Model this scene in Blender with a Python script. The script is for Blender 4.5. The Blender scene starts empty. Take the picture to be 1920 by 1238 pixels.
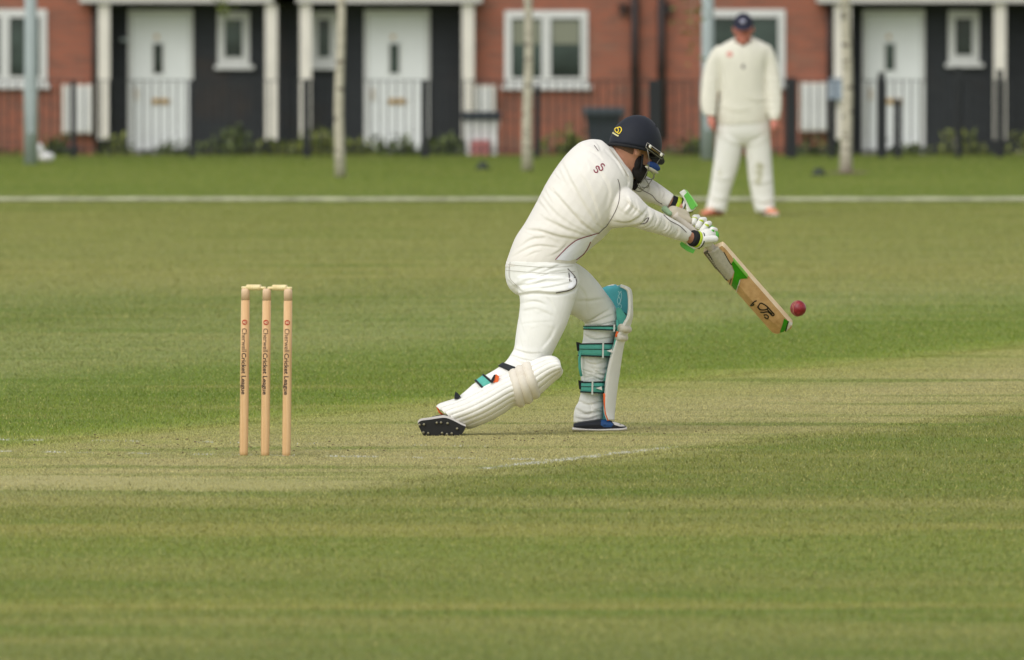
import bpy, bmesh, math, random
import numpy as np
from mathutils import Vector, Matrix
from mathutils.bvhtree import BVHTree
random.seed(4); rng = np.random.default_rng(11)
R = math.radians
scene = bpy.context.scene
col = scene.collection

# ------------------------------------------------------------------ camera, sky, sun, exposure
F = 400.0/36.0*1920.0          # focal length in pixels of a 1920 px wide picture
H = 1.965                      # eye height
TILT = math.atan(634.0/F)
cam_d = bpy.data.cameras.new('camera'); cam = bpy.data.objects.new('camera', cam_d); col.objects.link(cam)
cam_d.lens = 400; cam_d.sensor_width = 36; cam_d.clip_start = 1; cam_d.clip_end = 3000
cam.location = (0, 0, H); cam.rotation_euler = (R(90)-TILT, 0, 0)
cam_d.dof.use_dof = True; cam_d.dof.focus_distance = 50.2; cam_d.dof.aperture_fstop = 6.8
scene.camera = cam

world = bpy.data.worlds.new('World'); scene.world = world; world.use_nodes = True
wn = world.node_tree.nodes; wl = world.node_tree.links; wn.clear()
sky = wn.new('ShaderNodeTexSky'); sky.sky_type = 'NISHITA'; sky.sun_disc = False
SUN_DIR = Vector((-0.38, -0.62, 0.85)).normalized()
sky.sun_elevation = math.asin(SUN_DIR.z); sky.sun_rotation = math.atan2(SUN_DIR.x, SUN_DIR.y)
sky.air_density = 1.0; sky.dust_density = 2.0; sky.ozone_density = 1.0
hs = wn.new('ShaderNodeHueSaturation'); hs.inputs['Saturation'].default_value = 0.22      # an even overcast sky
bg = wn.new('ShaderNodeBackground'); bg.inputs['Strength'].default_value = 0.15
wo = wn.new('ShaderNodeOutputWorld')
wl.new(sky.outputs[0], hs.inputs['Color']); wl.new(hs.outputs[0], bg.inputs['Color']); wl.new(bg.outputs[0], wo.inputs['Surface'])
sun_d = bpy.data.lights.new('sun', 'SUN'); sun = bpy.data.objects.new('sun', sun_d); col.objects.link(sun)
sun_d.energy = 1.05; sun_d.angle = R(70); sun_d.color = (1.0, 0.985, 0.955)
sun.rotation_euler = SUN_DIR.to_track_quat('Z', 'Y').to_euler(); sun.location = (-20, 20, 40)
scene.view_settings.view_transform = 'Standard'; scene.view_settings.look = 'None'
scene.view_settings.exposure = 0.3; scene.view_settings.gamma = 1.0; scene.view_settings.use_curve_mapping = False
scene.render.engine = 'CYCLES'
scene.cycles.use_denoising = True
scene.cycles.max_bounces = 5; scene.cycles.diffuse_bounces = 3
scene.cycles.sample_clamp_indirect = 4

# ------------------------------------------------------------------ pixel <-> place
cT, sT = math.cos(TILT), math.sin(TILT)
def ray(px, py):
    dx, dy = (px-960.0)/F, (619.0-py)/F
    return Vector((dx, cT + dy*sT, -sT + dy*cT))
def W(px, py, D):
    """the point at distance D (metres along +Y) seen at pixel px, py"""
    r = ray(px, py); k = D/r.y
    return Vector((r.x*k, D, H + r.z*k))
def G(px, py, z=0.0):
    r = ray(px, py); k = (z-H)/r.z
    return Vector((r.x*k, r.y*k, z))
def to_px(v):
    """(N,3) array -> (N,2) pixels"""
    x, y, z = v[:,0], v[:,1], v[:,2]-H
    fw = y*cT - z*sT; up = y*sT + z*cT
    return np.stack([960 + F*x/fw, 619 - F*up/fw], 1)

# ------------------------------------------------------------------ materials
def lin(r, g, b, k=1.0):
    f = lambda c: ((c/255)/12.92 if c/255 <= 0.04045 else ((c/255+0.055)/1.055)**2.4)*k
    return (f(r), f(g), f(b), 1.0)
class NT:
    def __init__(s, name):
        s.m = bpy.data.materials.new(name); s.m.use_nodes = True
        s.t = s.m.node_tree; s.n = s.t.nodes; s.l = s.t.links
        s.b = s.n['Principled BSDF']
    def new(s, t, **k):
        o = s.n.new(t)
        for a, v in k.items(): setattr(o, a, v)
        return o
    def link(s, a, b): s.l.new(a, b)
    def math(s, op, a, b=None, c=None, clamp=False):
        o = s.new('ShaderNodeMath', operation=op); o.use_clamp = clamp
        for i, v in enumerate((a, b, c)):
            if v is None: continue
            if isinstance(v, (int, float)): o.inputs[i].default_value = v
            else: s.link(v, o.inputs[i])
        return o.outputs[0]
    def mix(s, f, a, b, mode='MIX'):
        o = s.new('ShaderNodeMix', data_type='RGBA', blend_type=mode)
        for i, v in ((0, f), (6, a), (7, b)):
            if isinstance(v, (int, float)): o.inputs[i].default_value = v
            elif isinstance(v, tuple): o.inputs[i].default_value = v
            else: s.link(v, o.inputs[i])
        return o.outputs[2]
    def noise(s, vec, scale, detail=3, rough=0.55):
        o = s.new('ShaderNodeTexNoise'); o.inputs['Scale'].default_value = scale
        o.inputs['Detail'].default_value = detail; o.inputs['Roughness'].default_value = rough
        if vec is not None: s.link(vec, o.inputs['Vector'])
        return o.outputs['Fac']
    def mapping(s, vec, scale=(1,1,1), rot=(0,0,0)):
        o = s.new('ShaderNodeMapping'); s.link(vec, o.inputs['Vector'])
        o.inputs['Scale'].default_value = scale; o.inputs['Rotation'].default_value = rot
        return o.outputs[0]
    def ramp(s, f, stops, interp='LINEAR'):
        o = s.new('ShaderNodeValToRGB'); o.color_ramp.interpolation = interp
        e = o.color_ramp.elements
        while len(e) < len(stops): e.new(0.5)
        for i, (p, c) in enumerate(stops): e[i].position = p; e[i].color = c
        s.link(f, o.inputs[0]); return o.outputs[0]
    def rng(s, v, a, b, lo=0.0, hi=1.0, smooth=True):
        o = s.new('ShaderNodeMapRange', interpolation_type='SMOOTHSTEP' if smooth else 'LINEAR')
        s.link(v, o.inputs[0])
        for i, q in enumerate((a, b, lo, hi)): o.inputs[i+1].default_value = q
        return o.outputs[0]
    def bump(s, h, strength, dist):
        o = s.new('ShaderNodeBump'); o.inputs['Strength'].default_value = strength; o.inputs['Distance'].default_value = dist
        s.link(h, o.inputs['Height']); s.link(o.outputs[0], s.b.inputs['Normal'])
_mats = {}
def M(name, c, rough=0.6, var=0.10, vscale=30.0, bump=0.0, bscale=200.0, metal=0.0, sheen=0.0, stretch=(1,1,1), dist=0.002, dirt=None):
    """a plain procedural material: colour with slight mottling and a fine relief"""
    if name in _mats: return _mats[name]
    t = NT(name); tc = t.new('ShaderNodeTexCoord').outputs['Object']
    v = t.mapping(tc, stretch)
    n = t.noise(v, vscale, 4)
    f = t.rng(n, 0.3, 0.7, 1-var, 1+var, False)
    cc = t.new('ShaderNodeCombineColor')
    for i in range(3): t.link(f, cc.inputs[i])
    out = t.mix(1.0, c, cc.outputs[0], 'MULTIPLY')
    if dirt:
        dn = t.rng(t.noise(tc, dirt[1], 5, 0.65), dirt[2], dirt[3])
        out = t.mix(t.math('MULTIPLY', dn, dirt[4]), out, dirt[0])
    t.link(out, t.b.inputs['Base Color'])
    t.b.inputs['Roughness'].default_value = rough; t.b.inputs['Metallic'].default_value = metal
    t.b.inputs['Specular IOR Level'].default_value = 0.35
    if sheen: t.b.inputs['Sheen Weight'].default_value = sheen
    if bump: t.bump(t.noise(v, bscale, 3), bump, dist)
    _mats[name] = t.m
    return t.m

# ------------------------------------------------------------------ mesh helpers
origin = {}
def link_obj(name, me, mat, parent=None, smooth=True):
    o = bpy.data.objects.new(name, me); col.objects.link(o)
    for m in (mat if isinstance(mat, (list, tuple)) else [mat]): me.materials.append(m)
    if smooth: me.polygons.foreach_set('use_smooth', [True]*len(me.polygons))
    if parent is not None:
        o.parent = parent; og = origin[parent.name]; me.transform(Matrix.Translation(-og)); origin[o.name] = og
    else: origin[o.name] = Vector((0,0,0))
    return o
def mesh(name, verts, faces, recalc=True):
    me = bpy.data.meshes.new(name); me.from_pydata([tuple(v) for v in verts], [], [tuple(f) for f in faces])
    if recalc:
        bm = bmesh.new(); bm.from_mesh(me); bmesh.ops.recalc_face_normals(bm, faces=bm.faces); bm.to_mesh(me); bm.free()
    me.update(); return me
def part(name, geo, mat, parent=None, smooth=True, bevel=0):
    me = mesh(name, *geo)
    if bevel:
        bm = bmesh.new(); bm.from_mesh(me)
        bmesh.ops.bevel(bm, geom=list(bm.edges), offset=bevel, segments=2, profile=0.7, affect='EDGES'); bm.to_mesh(me); bm.free()
    o = link_obj(name, me, mat, parent, smooth)
    return o
def tag(o, label=None, cat=None, group=None, kind=None):
    if label: o['label'] = label
    if cat: o['category'] = cat
    if group: o['group'] = group
    if kind: o['kind'] = kind
    return o
def empty(name, loc, label, cat, group=None):
    o = bpy.data.objects.new(name, None); col.objects.link(o); o.location = loc; o.empty_display_size = 0.1
    origin[o.name] = Vector(loc); return tag(o, label, cat, group)
def joing(*gs):
    V, Fs = [], []
    for v, f in gs:
        k = len(V); V += [tuple(a) for a in v]; Fs += [tuple(i+k for i in q) for q in f]
    return V, Fs
def box(x0, x1, y0, y1, z0, z1):
    v = [(x,y,z) for x in (x0,x1) for y in (y0,y1) for z in (z0,z1)]
    return v, [(0,1,3,2),(4,6,7,5),(0,4,5,1),(2,3,7,6),(0,2,6,4),(1,5,7,3)]
def pbox(px0, px1, py0, py1, D, thick):
    """box whose front face covers a pixel rectangle at distance D and that goes back by thick"""
    a = W(px0, py0, D); b = W(px1, py1, D)
    return box(a.x, b.x, D, D+thick, b.z, a.z)
def grid_faces(nr, nc, wrap=True, caps=True):
    f = []
    for i in range(nr-1):
        for j in range(nc if wrap else nc-1):
            a = i*nc+j; b = i*nc+(j+1) % nc
            f.append((a, b, b+nc, a+nc))
    if caps: f += [tuple(range(nc))[::-1], tuple(range((nr-1)*nc, nr*nc))]
    return f
def catmull(rows, n):
    rows = np.array(rows, float); m = len(rows)
    t = np.linspace(0, m-1, n); out = []
    for q in t:
        i = min(int(q), m-2); u = q-i
        p0, p1, p2, p3 = rows[max(i-1,0)], rows[i], rows[i+1], rows[min(i+2,m-1)]
        out.append(0.5*((2*p1)+(-p0+p2)*u+(2*p0-5*p1+4*p2-p3)*u*u+(-p0+3*p1-3*p2+p3)*u**3))
    return np.array(out)
def loft(rows, D0, n=None, seg=32, e=2.2, shrink=1.0, caps=True):
    """rows of (Lx,Ly,Rx,Ry,dc,hd): pixel outline left and right, depth of the middle, half depth"""
    rr = catmull(rows, n or len(rows)*4)
    V = []
    for Lx, Ly, Rx, Ry, dc, hd in rr:
        cx, cy = (Lx+Rx)/2, (Ly+Ry)/2; ax, ay = (Lx-Rx)/2*shrink, (Ly-Ry)/2*shrink
        for k in range(seg):
            a = 2*math.pi*k/seg; c, s = math.cos(a), math.sin(a)
            c = math.copysign(abs(c)**(2/e), c); s = math.copysign(abs(s)**(2/e), s)
            V.append(W(cx+ax*c, cy+ay*c, D0+dc+hd*shrink*s))
    return V, grid_faces(len(rr), seg, True, caps)
def tube(pts, r, n=8, caps=True):
    pts = [Vector(p) for p in pts]; V = []
    rad = r if isinstance(r, (list, tuple)) else [r]*len(pts)
    ref = None
    for i, p in enumerate(pts):
        t = (pts[min(i+1, len(pts)-1)]-pts[max(i-1, 0)]).normalized()
        if ref is None: ref = t.orthogonal().normalized()
        ref = (ref - t*ref.dot(t)).normalized(); b = t.cross(ref)
        for k in range(n):
            a = 2*math.pi*k/n; V.append(p+ref*(math.cos(a)*rad[i])+b*(math.sin(a)*rad[i]))
    return V, grid_faces(len(pts), n, True, caps)
def ellipsoid(c, ax, seg=20, rings=12):
    """ax: three Vectors (semi-axes)"""
    V = []; c = Vector(c)
    for i in range(rings+1):
        th = math.pi*i/rings
        th = min(max(th, 0.02), math.pi-0.02)
        for k in range(seg):
            a = 2*math.pi*k/seg
            V.append(c+ax[0]*(math.sin(th)*math.cos(a))+ax[1]*(math.sin(th)*math.sin(a))+ax[2]*math.cos(th))
    return V, grid_faces(rings+1, seg)
def capsule(a, b, r0, r1, n=12):
    a, b = Vector(a), Vector(b); d = (b-a); L = d.length; d = d/L
    P, Q = [], []
    for k in range(5):
        t = math.pi/2*(k/4); P.append(a-d*(r0*math.cos(t))); Q.append(max(r0*math.sin(t), r0*0.05))
    for k in range(5):
        t = math.pi/2*(k/4); P.append(b+d*(r1*math.sin(t))); Q.append(max(r1*math.cos(t), r1*0.05))
    return tube(P, Q, n)
def lathe(base, prof, n=24, lean=(0,0)):
    V = []
    for r, z in prof:
        for k in range(n):
            a = 2*math.pi*k/n
            V.append((base[0]+r*math.cos(a)+lean[0]*z, base[1]+r*math.sin(a)+lean[1]*z, base[2]+z))
    return V, grid_faces(len(prof), n)
def modified(geo, mods):
    me = mesh('tmp', *geo); o = bpy.data.objects.new('tmp', me); col.objects.link(o)
    for typ, kw in mods:
        m = o.modifiers.new(typ, typ)
        for k, v in kw.items(): setattr(m, k, v)
    dg = bpy.context.evaluated_depsgraph_get(); dg.update()
    r = bpy.data.meshes.new_from_object(o.evaluated_get(dg))
    bpy.data.objects.remove(o); bpy.data.meshes.remove(me)
    return r
def fused(geos, voxel=0.006, smooth=5):
    """one continuous skin round overlapping closed shapes"""
    return modified(joing(*geos), [('REMESH', dict(mode='VOXEL', voxel_size=voxel)), ('SMOOTH', dict(factor=0.5, iterations=smooth))])
def me_np(me):
    v = np.empty(len(me.vertices)*3, np.float32); me.vertices.foreach_get('co', v); v = v.reshape(-1, 3).astype(float)
    n = np.empty(len(me.vertices)*3, np.float32); me.vertex_normals.foreach_get('vector', n)
    return v, n.reshape(-1, 3).astype(float)
def fold(me, folds, kw=0.6, ka=0.95):
    """folds of cloth: (pixel polyline, height in mm, width in px); only the side towards the camera moves"""
    v, n = me_np(me); p = to_px(v); facing = np.clip(-n[:,1]*2.0+0.3, 0, 1); disp = np.zeros(len(v))
    for pts, amp, wid in folds:
        amp, wid = amp*ka, wid*kw
        pts = catmull(pts, max(6, 5*len(pts))) if len(pts) > 2 else np.array(pts, float)
        lo, hi = pts.min(0)-3*wid, pts.max(0)+3*wid
        sel = np.where((p >= lo).all(1) & (p <= hi).all(1))[0]
        if not len(sel): continue
        q = p[sel]; best = np.full(len(sel), 1e9); tt = np.zeros(len(sel)); sg = np.zeros(len(sel)); m = len(pts)-1
        for i in range(m):
            a, b = pts[i], pts[i+1]; ab = b-a; L = ab@ab+1e-9
            t = np.clip(((q-a)@ab)/L, 0, 1); r = q-(a+t[:,None]*ab); d = np.hypot(r[:,0], r[:,1])
            k = d < best; best[k] = d[k]; tt[k] = (i+t[k])/m; sg[k] = np.sign(ab[0]*r[k,1]-ab[1]*r[k,0])
        x = best/wid
        sd = x*sg
        prof = np.where(sd < 0, np.exp(-(sd/2.2)**2), np.exp(-(sd/0.55)**2)) - 0.6*np.exp(-((sd-1.15)/0.75)**2)      # a gentle flank, a steep one and the crease under it
        disp[sel] += amp*0.001*prof*np.sin(math.pi*np.clip(tt*0.94+0.03, 0, 1))**0.6
    v += n*(disp*facing)[:,None]
    me.vertices.foreach_set('co', v.astype(np.float32).ravel()); me.update()
def bvh(o_or_me, og=Vector((0,0,0))):
    me = o_or_me.data if hasattr(o_or_me, 'data') else o_or_me
    if hasattr(o_or_me, 'data'): og = origin[o_or_me.name]
    return BVHTree.FromPolygons([v.co+og for v in me.vertices], [tuple(p.vertices) for p in me.polygons])
CAM = Vector((0,0,H))
def on(tree, px, py, off=0.001, far=None):
    r = ray(px, py).normalized(); h = tree.ray_cast(CAM, r)
    if h[0] is None:
        if far is None: return None
        return W(px, py, far)
    nn = h[1] if h[1].dot(r) < 0 else -h[1]
    return h[0]+nn*off
def ribbon(tree, pts, wpx, off=0.0012, n=None, far=None, taper=False):
    """a line of print or a seam, laid on a surface"""
    P = catmull(pts, n or max(8, 6*len(pts))) if len(pts) > 2 else np.array([np.array(pts[0])*(1-t)+np.array(pts[1])*t for t in np.linspace(0,1,8)])
    V, ok = [], []
    for i, p in enumerate(P):
        t = P[min(i+1, len(P)-1)]-P[max(i-1, 0)]; t = t/(np.hypot(*t)+1e-9); nn = np.array((-t[1], t[0]))
        k = 0.5*wpx*(math.sin(math.pi*min(max(i/(len(P)-1), .04), .96))**0.5 if taper else 1)
        row = [on(tree, *(p+nn*k*s), off, far) for s in (-1, 0, 1)]
        good = [r for r in row if r is not None]
        if not good: continue
        row = [r if r is not None else good[0] for r in row]
        if V and (row[1]-V[-2]).length > 0.08: continue
        V += row
    return V, grid_faces(len(V)//3, 3, False, False)
def patch(tree, poly, off=0.0012, step=4.0, far=None):
    """a printed or sewn-on area, laid on a surface"""
    bm = bmesh.new(); bm.faces.new([bm.verts.new((x, y, 0)) for x, y in poly])
    bmesh.ops.triangulate(bm, faces=bm.faces)
    xs = [p[0] for p in poly]; ys = [p[1] for p in poly]
    for ax, lo, hi in ((Vector((1,0,0)), min(xs), max(xs)), (Vector((0,1,0)), min(ys), max(ys))):
        q = lo+step*0.5
        while q < hi:
            bmesh.ops.bisect_plane(bm, geom=bm.verts[:]+bm.edges[:]+bm.faces[:], plane_co=ax*q, plane_no=ax); q += step
    bmesh.ops.triangulate(bm, faces=bm.faces)
    bm.verts.index_update(); V, bad = [], set()
    for i, v in enumerate(bm.verts):
        p = on(tree, v.co.x, v.co.y, off, far)
        if p is None: bad.add(i); p = Vector((0,0,0))
        V.append(p)
    Fs = [tuple(v.index for v in f.verts) for f in bm.faces]; bm.free()
    Fs = [f for f in Fs if not bad.intersection(f) and max((V[f[a]]-V[f[a-1]]).length for a in range(3)) < 0.08]
    used = sorted({i for f in Fs for i in f}); mp = {i: k for k, i in enumerate(used)}
    return [V[i] for i in used], [tuple(mp[i] for i in f) for f in Fs]
def prism_px(poly, D, thick, taper=1.0, slant=(0,0)):
    """a traced outline with its own depth"""
    n = len(poly); cx = sum(p[0] for p in poly)/n; cy = sum(p[1] for p in poly)/n
    V = [W(x, y, D) for x, y in poly]+[W(cx+(x-cx)*taper+slant[0], cy+(y-cy)*taper+slant[1], D+thick) for x, y in poly]
    return V, [tuple(range(n)), tuple(range(n, 2*n))[::-1]]+[(i, (i+1) % n, n+(i+1) % n, n+i) for i in range(n)]

# ------------------------------------------------------------------ the square: where the strip lies
ANG = R(20)
S0 = G(497, 856)                                       # foot of the middle stump
PU = Vector((math.sin(ANG), math.cos(ANG), 0))         # down the pitch
PV = Vector((math.cos(ANG), -math.sin(ANG), 0))        # across the pitch
def PT(u, v, z=0.0): q = S0+PU*u+PV*v; return Vector((q.x, q.y, z))
def Dy(py): return G(960, py).y

def turf(name, blade):
    t = NT(name); geo = t.new('ShaderNodeNewGeometry')
    if blade:
        at = t.new('ShaderNodeAttribute'); at.attribute_name = 'root'; pos = at.outputs['Vector']
    else: pos = geo.outputs['Position']
    sep = t.new('ShaderNodeSeparateXYZ'); t.link(pos, sep.inputs[0]); x, y = sep.outputs[0], sep.outputs[1]
    dx = t.math('SUBTRACT', x, S0.x); dy = t.math('SUBTRACT', y, S0.y)
    c, s = math.cos(ANG), math.sin(ANG)
    u = t.math('ADD', t.math('MULTIPLY', dx, s), t.math('MULTIPLY', dy, c))
    v = t.math('SUBTRACT', t.math('MULTIPLY', dx, c), t.math('MULTIPLY', dy, s))
    wob = t.math('SUBTRACT', t.noise(pos, 1.3, 4, 0.6), 0.5)
    vw = t.math('ADD', v, t.math('MULTIPLY', wob, 0.45)); uw = t.math('ADD', u, t.math('MULTIPLY', wob, 1.6))
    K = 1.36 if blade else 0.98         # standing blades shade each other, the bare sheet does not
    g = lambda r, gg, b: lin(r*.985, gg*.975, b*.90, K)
    # strips of the square, side by side across the pitch
    lo, hi = -22.0, 10.0; q = lambda a: (a-lo)/(hi-lo)
    strips = t.ramp(t.rng(vw, lo, hi, 0, 1, False), [
        (q(-22), g(136,142,80)), (q(-15), g(140,146,86)), (q(-11.6), g(138,146,88)), (q(-9.7), g(118,132,68)), (q(-8.6), g(116,130,64)), (q(-7.4), g(136,145,86)),
        (q(-5.3), g(138,148,90)), (q(-4.3), g(120,138,66)), (q(-3.2), g(114,132,54)), (q(-2.0), g(118,136,56)),
        (q(-1.9+.1), g(126,144,58)), (q(-1.3), g(160,162,100)), (q(0), g(174,168,122)), (q(1.25), g(168,164,114)), (q(1.75), g(122,130,66)), (q(2.6), g(122,130,66)), (q(5), g(126,132,66)), (q(10), g(126,132,66))])
    # the outfield towards the camera: dry streaks and greener lanes lying across the view
    st = t.mapping(pos, (0.16, 1.1, 1)); yw = t.math('ADD', y, t.math('MULTIPLY', t.math('SUBTRACT', t.noise(st, 1.0, 5, 0.7), 0.5), 2.2))
    stops = [(1240, (118,128,68)), (1175, (132,138,76)), (1150, (122,132,66)), (1138, (150,148,84)), (1128, (134,140,72)), (1110, (120,132,64)), (1075, (130,137,72)),
             (1040, (124,137,66)), (1012, (127,137,66)), (998, (146,146,82)), (988, (144,145,80)), (975, (130,136,72)), (955, (130,136,72)), (947, (146,146,88)), (938, (140,142,82)), (926, (118,126,64)), (905, (124,130,68))]
    y0, y1 = Dy(1240), Dy(905)
    near = t.ramp(t.rng(yw, y0, y1, 0, 1, False), [((Dy(p)-y0)/(y1-y0), g(*cc)) for p, cc in stops])
    # the far outfield
    fstops = [(640, (136,144,84)), (560, (142,146,90)), (515, (148,148,88)), (480, (140,144,84)), (430, (138,142,80)), (400, (134,139,76)), (383, (128,136,70)), (372, (114,130,58)), (340, (116,132,58)), (312, (112,128,54)), (300, (102,118,50))]
    f0, f1 = Dy(640), Dy(300); yf = t.math('ADD', y, t.math('MULTIPLY', wob, 2.2))
    far = t.ramp(t.rng(yf, f0, f1, 0, 1, False), [((Dy(p)-f0)/(f1-f0), g(*cc)) for p, cc in fstops])
    # behind the stumps the strip peters out
    sel_near = t.math('MULTIPLY', t.rng(t.math('ADD', yw, t.math('MULTIPLY', t.math('MAXIMUM', v, -3.0), 0.0)), Dy(905), Dy(958), 0, 1), 1.0)
    col_ = t.mix(sel_near, strips, near)
    sel_far = t.rng(yf, 66, 82); col_ = t.mix(sel_far, col_, far)
    # long thin drifts of drier and greener growth
    dn = t.noise(t.mapping(pos, (0.34, 1.4, 1)), 1.0, 4, 0.6)
    col_ = t.mix(t.rng(dn, 0.52, 0.74, 0, 0.5), col_, g(158,154,94)); col_ = t.mix(t.rng(dn, 0.50, 0.32, 0, 0.62), col_, g(102,126,46))
    pn = t.noise(pos, 3.0, 5, 0.7)
    col_ = t.mix(t.rng(pn, 0.54, 0.76, 0, 0.35), col_, g(150,146,86)); col_ = t.mix(t.rng(pn, 0.46, 0.28, 0, 0.35), col_, g(104,122,54))
    # bare worn soil round the crease
    onp = t.math('MULTIPLY', t.rng(v, -1.45, -1.1), t.rng(v, 1.4, 1.1)); onu = t.math('MULTIPLY', t.rng(u, -2.0, -0.7), t.rng(u, 3.2, 1.6))
    bare = t.math('MULTIPLY', t.math('MULTIPLY', onp, onu), t.rng(t.noise(pos, 5.0, 6, 0.75), 0.42, 0.62))
    col_ = t.mix(t.math('MULTIPLY', bare, 0.55), col_, g(168,158,116))
    if blade:
        rn = t.new('ShaderNodeAttribute'); rn.attribute_name = 'rnd'
        k = t.rng(rn.outputs['Fac'], 0, 1, 0.55, 1.5, False)
        cc = t.new('ShaderNodeCombineColor')
        for i in range(3): t.link(k, cc.inputs[i])
        col_ = t.mix(1.0, col_, cc.outputs[0], 'MULTIPLY')
        rn2 = t.new('ShaderNodeAttribute'); rn2.attribute_name = 'dry'
        col_ = t.mix(t.rng(rn2.outputs['Fac'], 0.86, 0.95, 0, 0.65), col_, g(196,186,132))
        nv = t.new('ShaderNodeVectorMath', operation='MULTIPLY_ADD'); t.link(geo.outputs['Normal'], nv.inputs[0])
        nv.inputs[1].default_value = (0.35, 0.35, 0.35); nv.inputs[2].default_value = (0, 0, 0.8)
        nz = t.new('ShaderNodeVectorMath', operation='NORMALIZE'); t.link(nv.outputs[0], nz.inputs[0]); t.link(nz.outputs[0], t.b.inputs['Normal'])
    else:
        t.bump(t.noise(pos, 90, 4, 0.7), 0.6, 0.01)
    t.link(col_, t.b.inputs['Base Color']); t.b.inputs['Roughness'].default_value = 0.8; t.b.inputs['Specular IOR Level'].default_value = 0.15
    if blade:
        tl = t.new('ShaderNodeBsdfTranslucent'); t.link(col_, tl.inputs['Color']); ms = t.new('ShaderNodeMixShader'); ms.inputs[0].default_value = 0.3
        t.link(t.b.outputs[0], ms.inputs[1]); t.link(tl.outputs[0], ms.inputs[2]); t.link(ms.outputs[0], t.n['Material Output'].inputs['Surface'])
    return t.m
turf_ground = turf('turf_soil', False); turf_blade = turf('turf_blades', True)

# ------------------------------------------------------------------ the ground: level field, a small step down to the front gardens
ys = [-60, 0, 30, 60, 100, 136.6, 140.5, 170, 300, 1500]; zs = [0, 0, 0, 0, 0, 0, -0.29, -0.29, -0.29, -0.29]
V = [(x, y, z) for y, z in zip(ys, zs) for x in (-700, -60, -10, 10, 60, 700)]
g_o = part('ground', (V, grid_faces(len(ys), 6, False, False)), turf_ground, smooth=False); tag(g_o, kind='structure')
us = [-3.6, -3.2]+list(np.linspace(-2.8, 22, 12))+[22.4, 22.8]; vs = [-1.75, -1.5, -1.3, -0.5, 0.5, 1.3, 1.5, 1.75]
V = [PT(u, v, 0.003 if (1 < i < len(us)-2 and 1 < j < len(vs)-2) else (-0.001 if (0 < i < len(us)-1 and 0 < j < len(vs)-1) else -0.012)) for i, u in enumerate(us) for j, v in enumerate(vs)]
p_o = part('pitch', (V, grid_faces(len(us), len(vs), False, False)), turf_ground, smooth=False); tag(p_o, kind='structure')

def blades(name, xy, h, w, mat, lean=0.5, spread=1.0):
    n = len(xy); a = rng.uniform(0, 2*math.pi, n); hh = h*rng.uniform(0.45, 1.25, n); ww = w*rng.uniform(0.6, 1.3, n)
    la = rng.uniform(0, 2*math.pi, n); ll = hh*rng.uniform(0.05, lean*2, n)
    v = np.zeros((n, 3, 3)); v[:,:,:2] = xy[:,None,:]
    dx, dy = np.cos(a)*ww/2, np.sin(a)*ww/2
    v[:,0,0] -= dx; v[:,0,1] -= dy; v[:,1,0] += dx; v[:,1,1] += dy
    v[:,2,0] += np.cos(la)*ll; v[:,2,1] += np.sin(la)*ll; v[:,2,2] = hh
    me = bpy.data.meshes.new(name); me.vertices.add(n*3); me.vertices.foreach_set('co', v.astype(np.float32).ravel())
    me.loops.add(n*3); me.loops.foreach_set('vertex_index', np.arange(n*3, dtype=np.int32))
    me.polygons.add(n); me.polygons.foreach_set('loop_start', np.arange(0, n*3, 3, dtype=np.int32))
    me.update(calc_edges=True)
    for an, val in (('rnd', 0.5+spread*(rng.random(n)-0.5)), ('dry', rng.random(n))):
        at = me.attributes.new(an, 'FLOAT', 'POINT'); at.data.foreach_set('value', np.repeat(val, 3).astype(np.float32))
    at = me.attributes.new('root', 'FLOAT_VECTOR', 'POINT')
    rt = np.zeros((n, 3, 3), np.float32); rt[:,:,:2] = xy[:,None,:]; at.data.foreach_set('vector', rt.ravel())
    o = bpy.data.objects.new(name, me); col.objects.link(o); me.materials.append(mat); return o
def scatter(n, y0, y1, margin=2.2):
    # uniform per square metre over the wedge in view
    y = rng.uniform(y0, y1, int(n*1.8)); wmax = 0.0455*y1+margin
    keep = rng.random(len(y)) < (0.0455*y+margin)/wmax; y = y[keep][:n]
    x = rng.uniform(-1, 1, len(y))*(0.0455*y+margin); return np.stack([x, y], 1)
def uv_of(xy):
    d = xy-np.array([S0.x, S0.y]); return d@np.array([PU.x, PU.y]), d@np.array([PV.x, PV.y])
xy = scatter(1180000, 31.5, 69); u_, v_ = uv_of(xy); edge = 1.5+rng.normal(0, 0.16, len(xy))
inp = (np.abs(v_) < edge) & (u_ > -2.4+rng.normal(0, 0.9, len(xy)))
fade = np.clip((xy[:,1]-57)/12, 0, 1)
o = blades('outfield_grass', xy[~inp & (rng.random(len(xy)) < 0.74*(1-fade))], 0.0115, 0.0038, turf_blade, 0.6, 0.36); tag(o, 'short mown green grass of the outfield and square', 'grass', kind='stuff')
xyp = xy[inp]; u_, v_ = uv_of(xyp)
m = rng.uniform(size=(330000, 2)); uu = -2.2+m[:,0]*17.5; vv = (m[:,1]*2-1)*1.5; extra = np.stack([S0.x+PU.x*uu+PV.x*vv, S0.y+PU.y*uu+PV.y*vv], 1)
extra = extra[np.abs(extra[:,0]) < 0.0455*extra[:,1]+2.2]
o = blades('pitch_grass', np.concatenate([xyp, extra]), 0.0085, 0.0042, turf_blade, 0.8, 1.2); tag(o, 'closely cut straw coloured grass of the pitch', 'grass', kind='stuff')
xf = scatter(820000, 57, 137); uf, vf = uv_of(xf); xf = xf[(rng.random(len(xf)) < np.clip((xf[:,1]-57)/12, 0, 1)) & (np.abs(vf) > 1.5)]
o = blades('far_grass', xf, 0.0125, 0.0066, turf_blade, 0.6, 0.35); tag(o, 'blurred mown grass of the far outfield', 'grass', kind='stuff')

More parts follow.
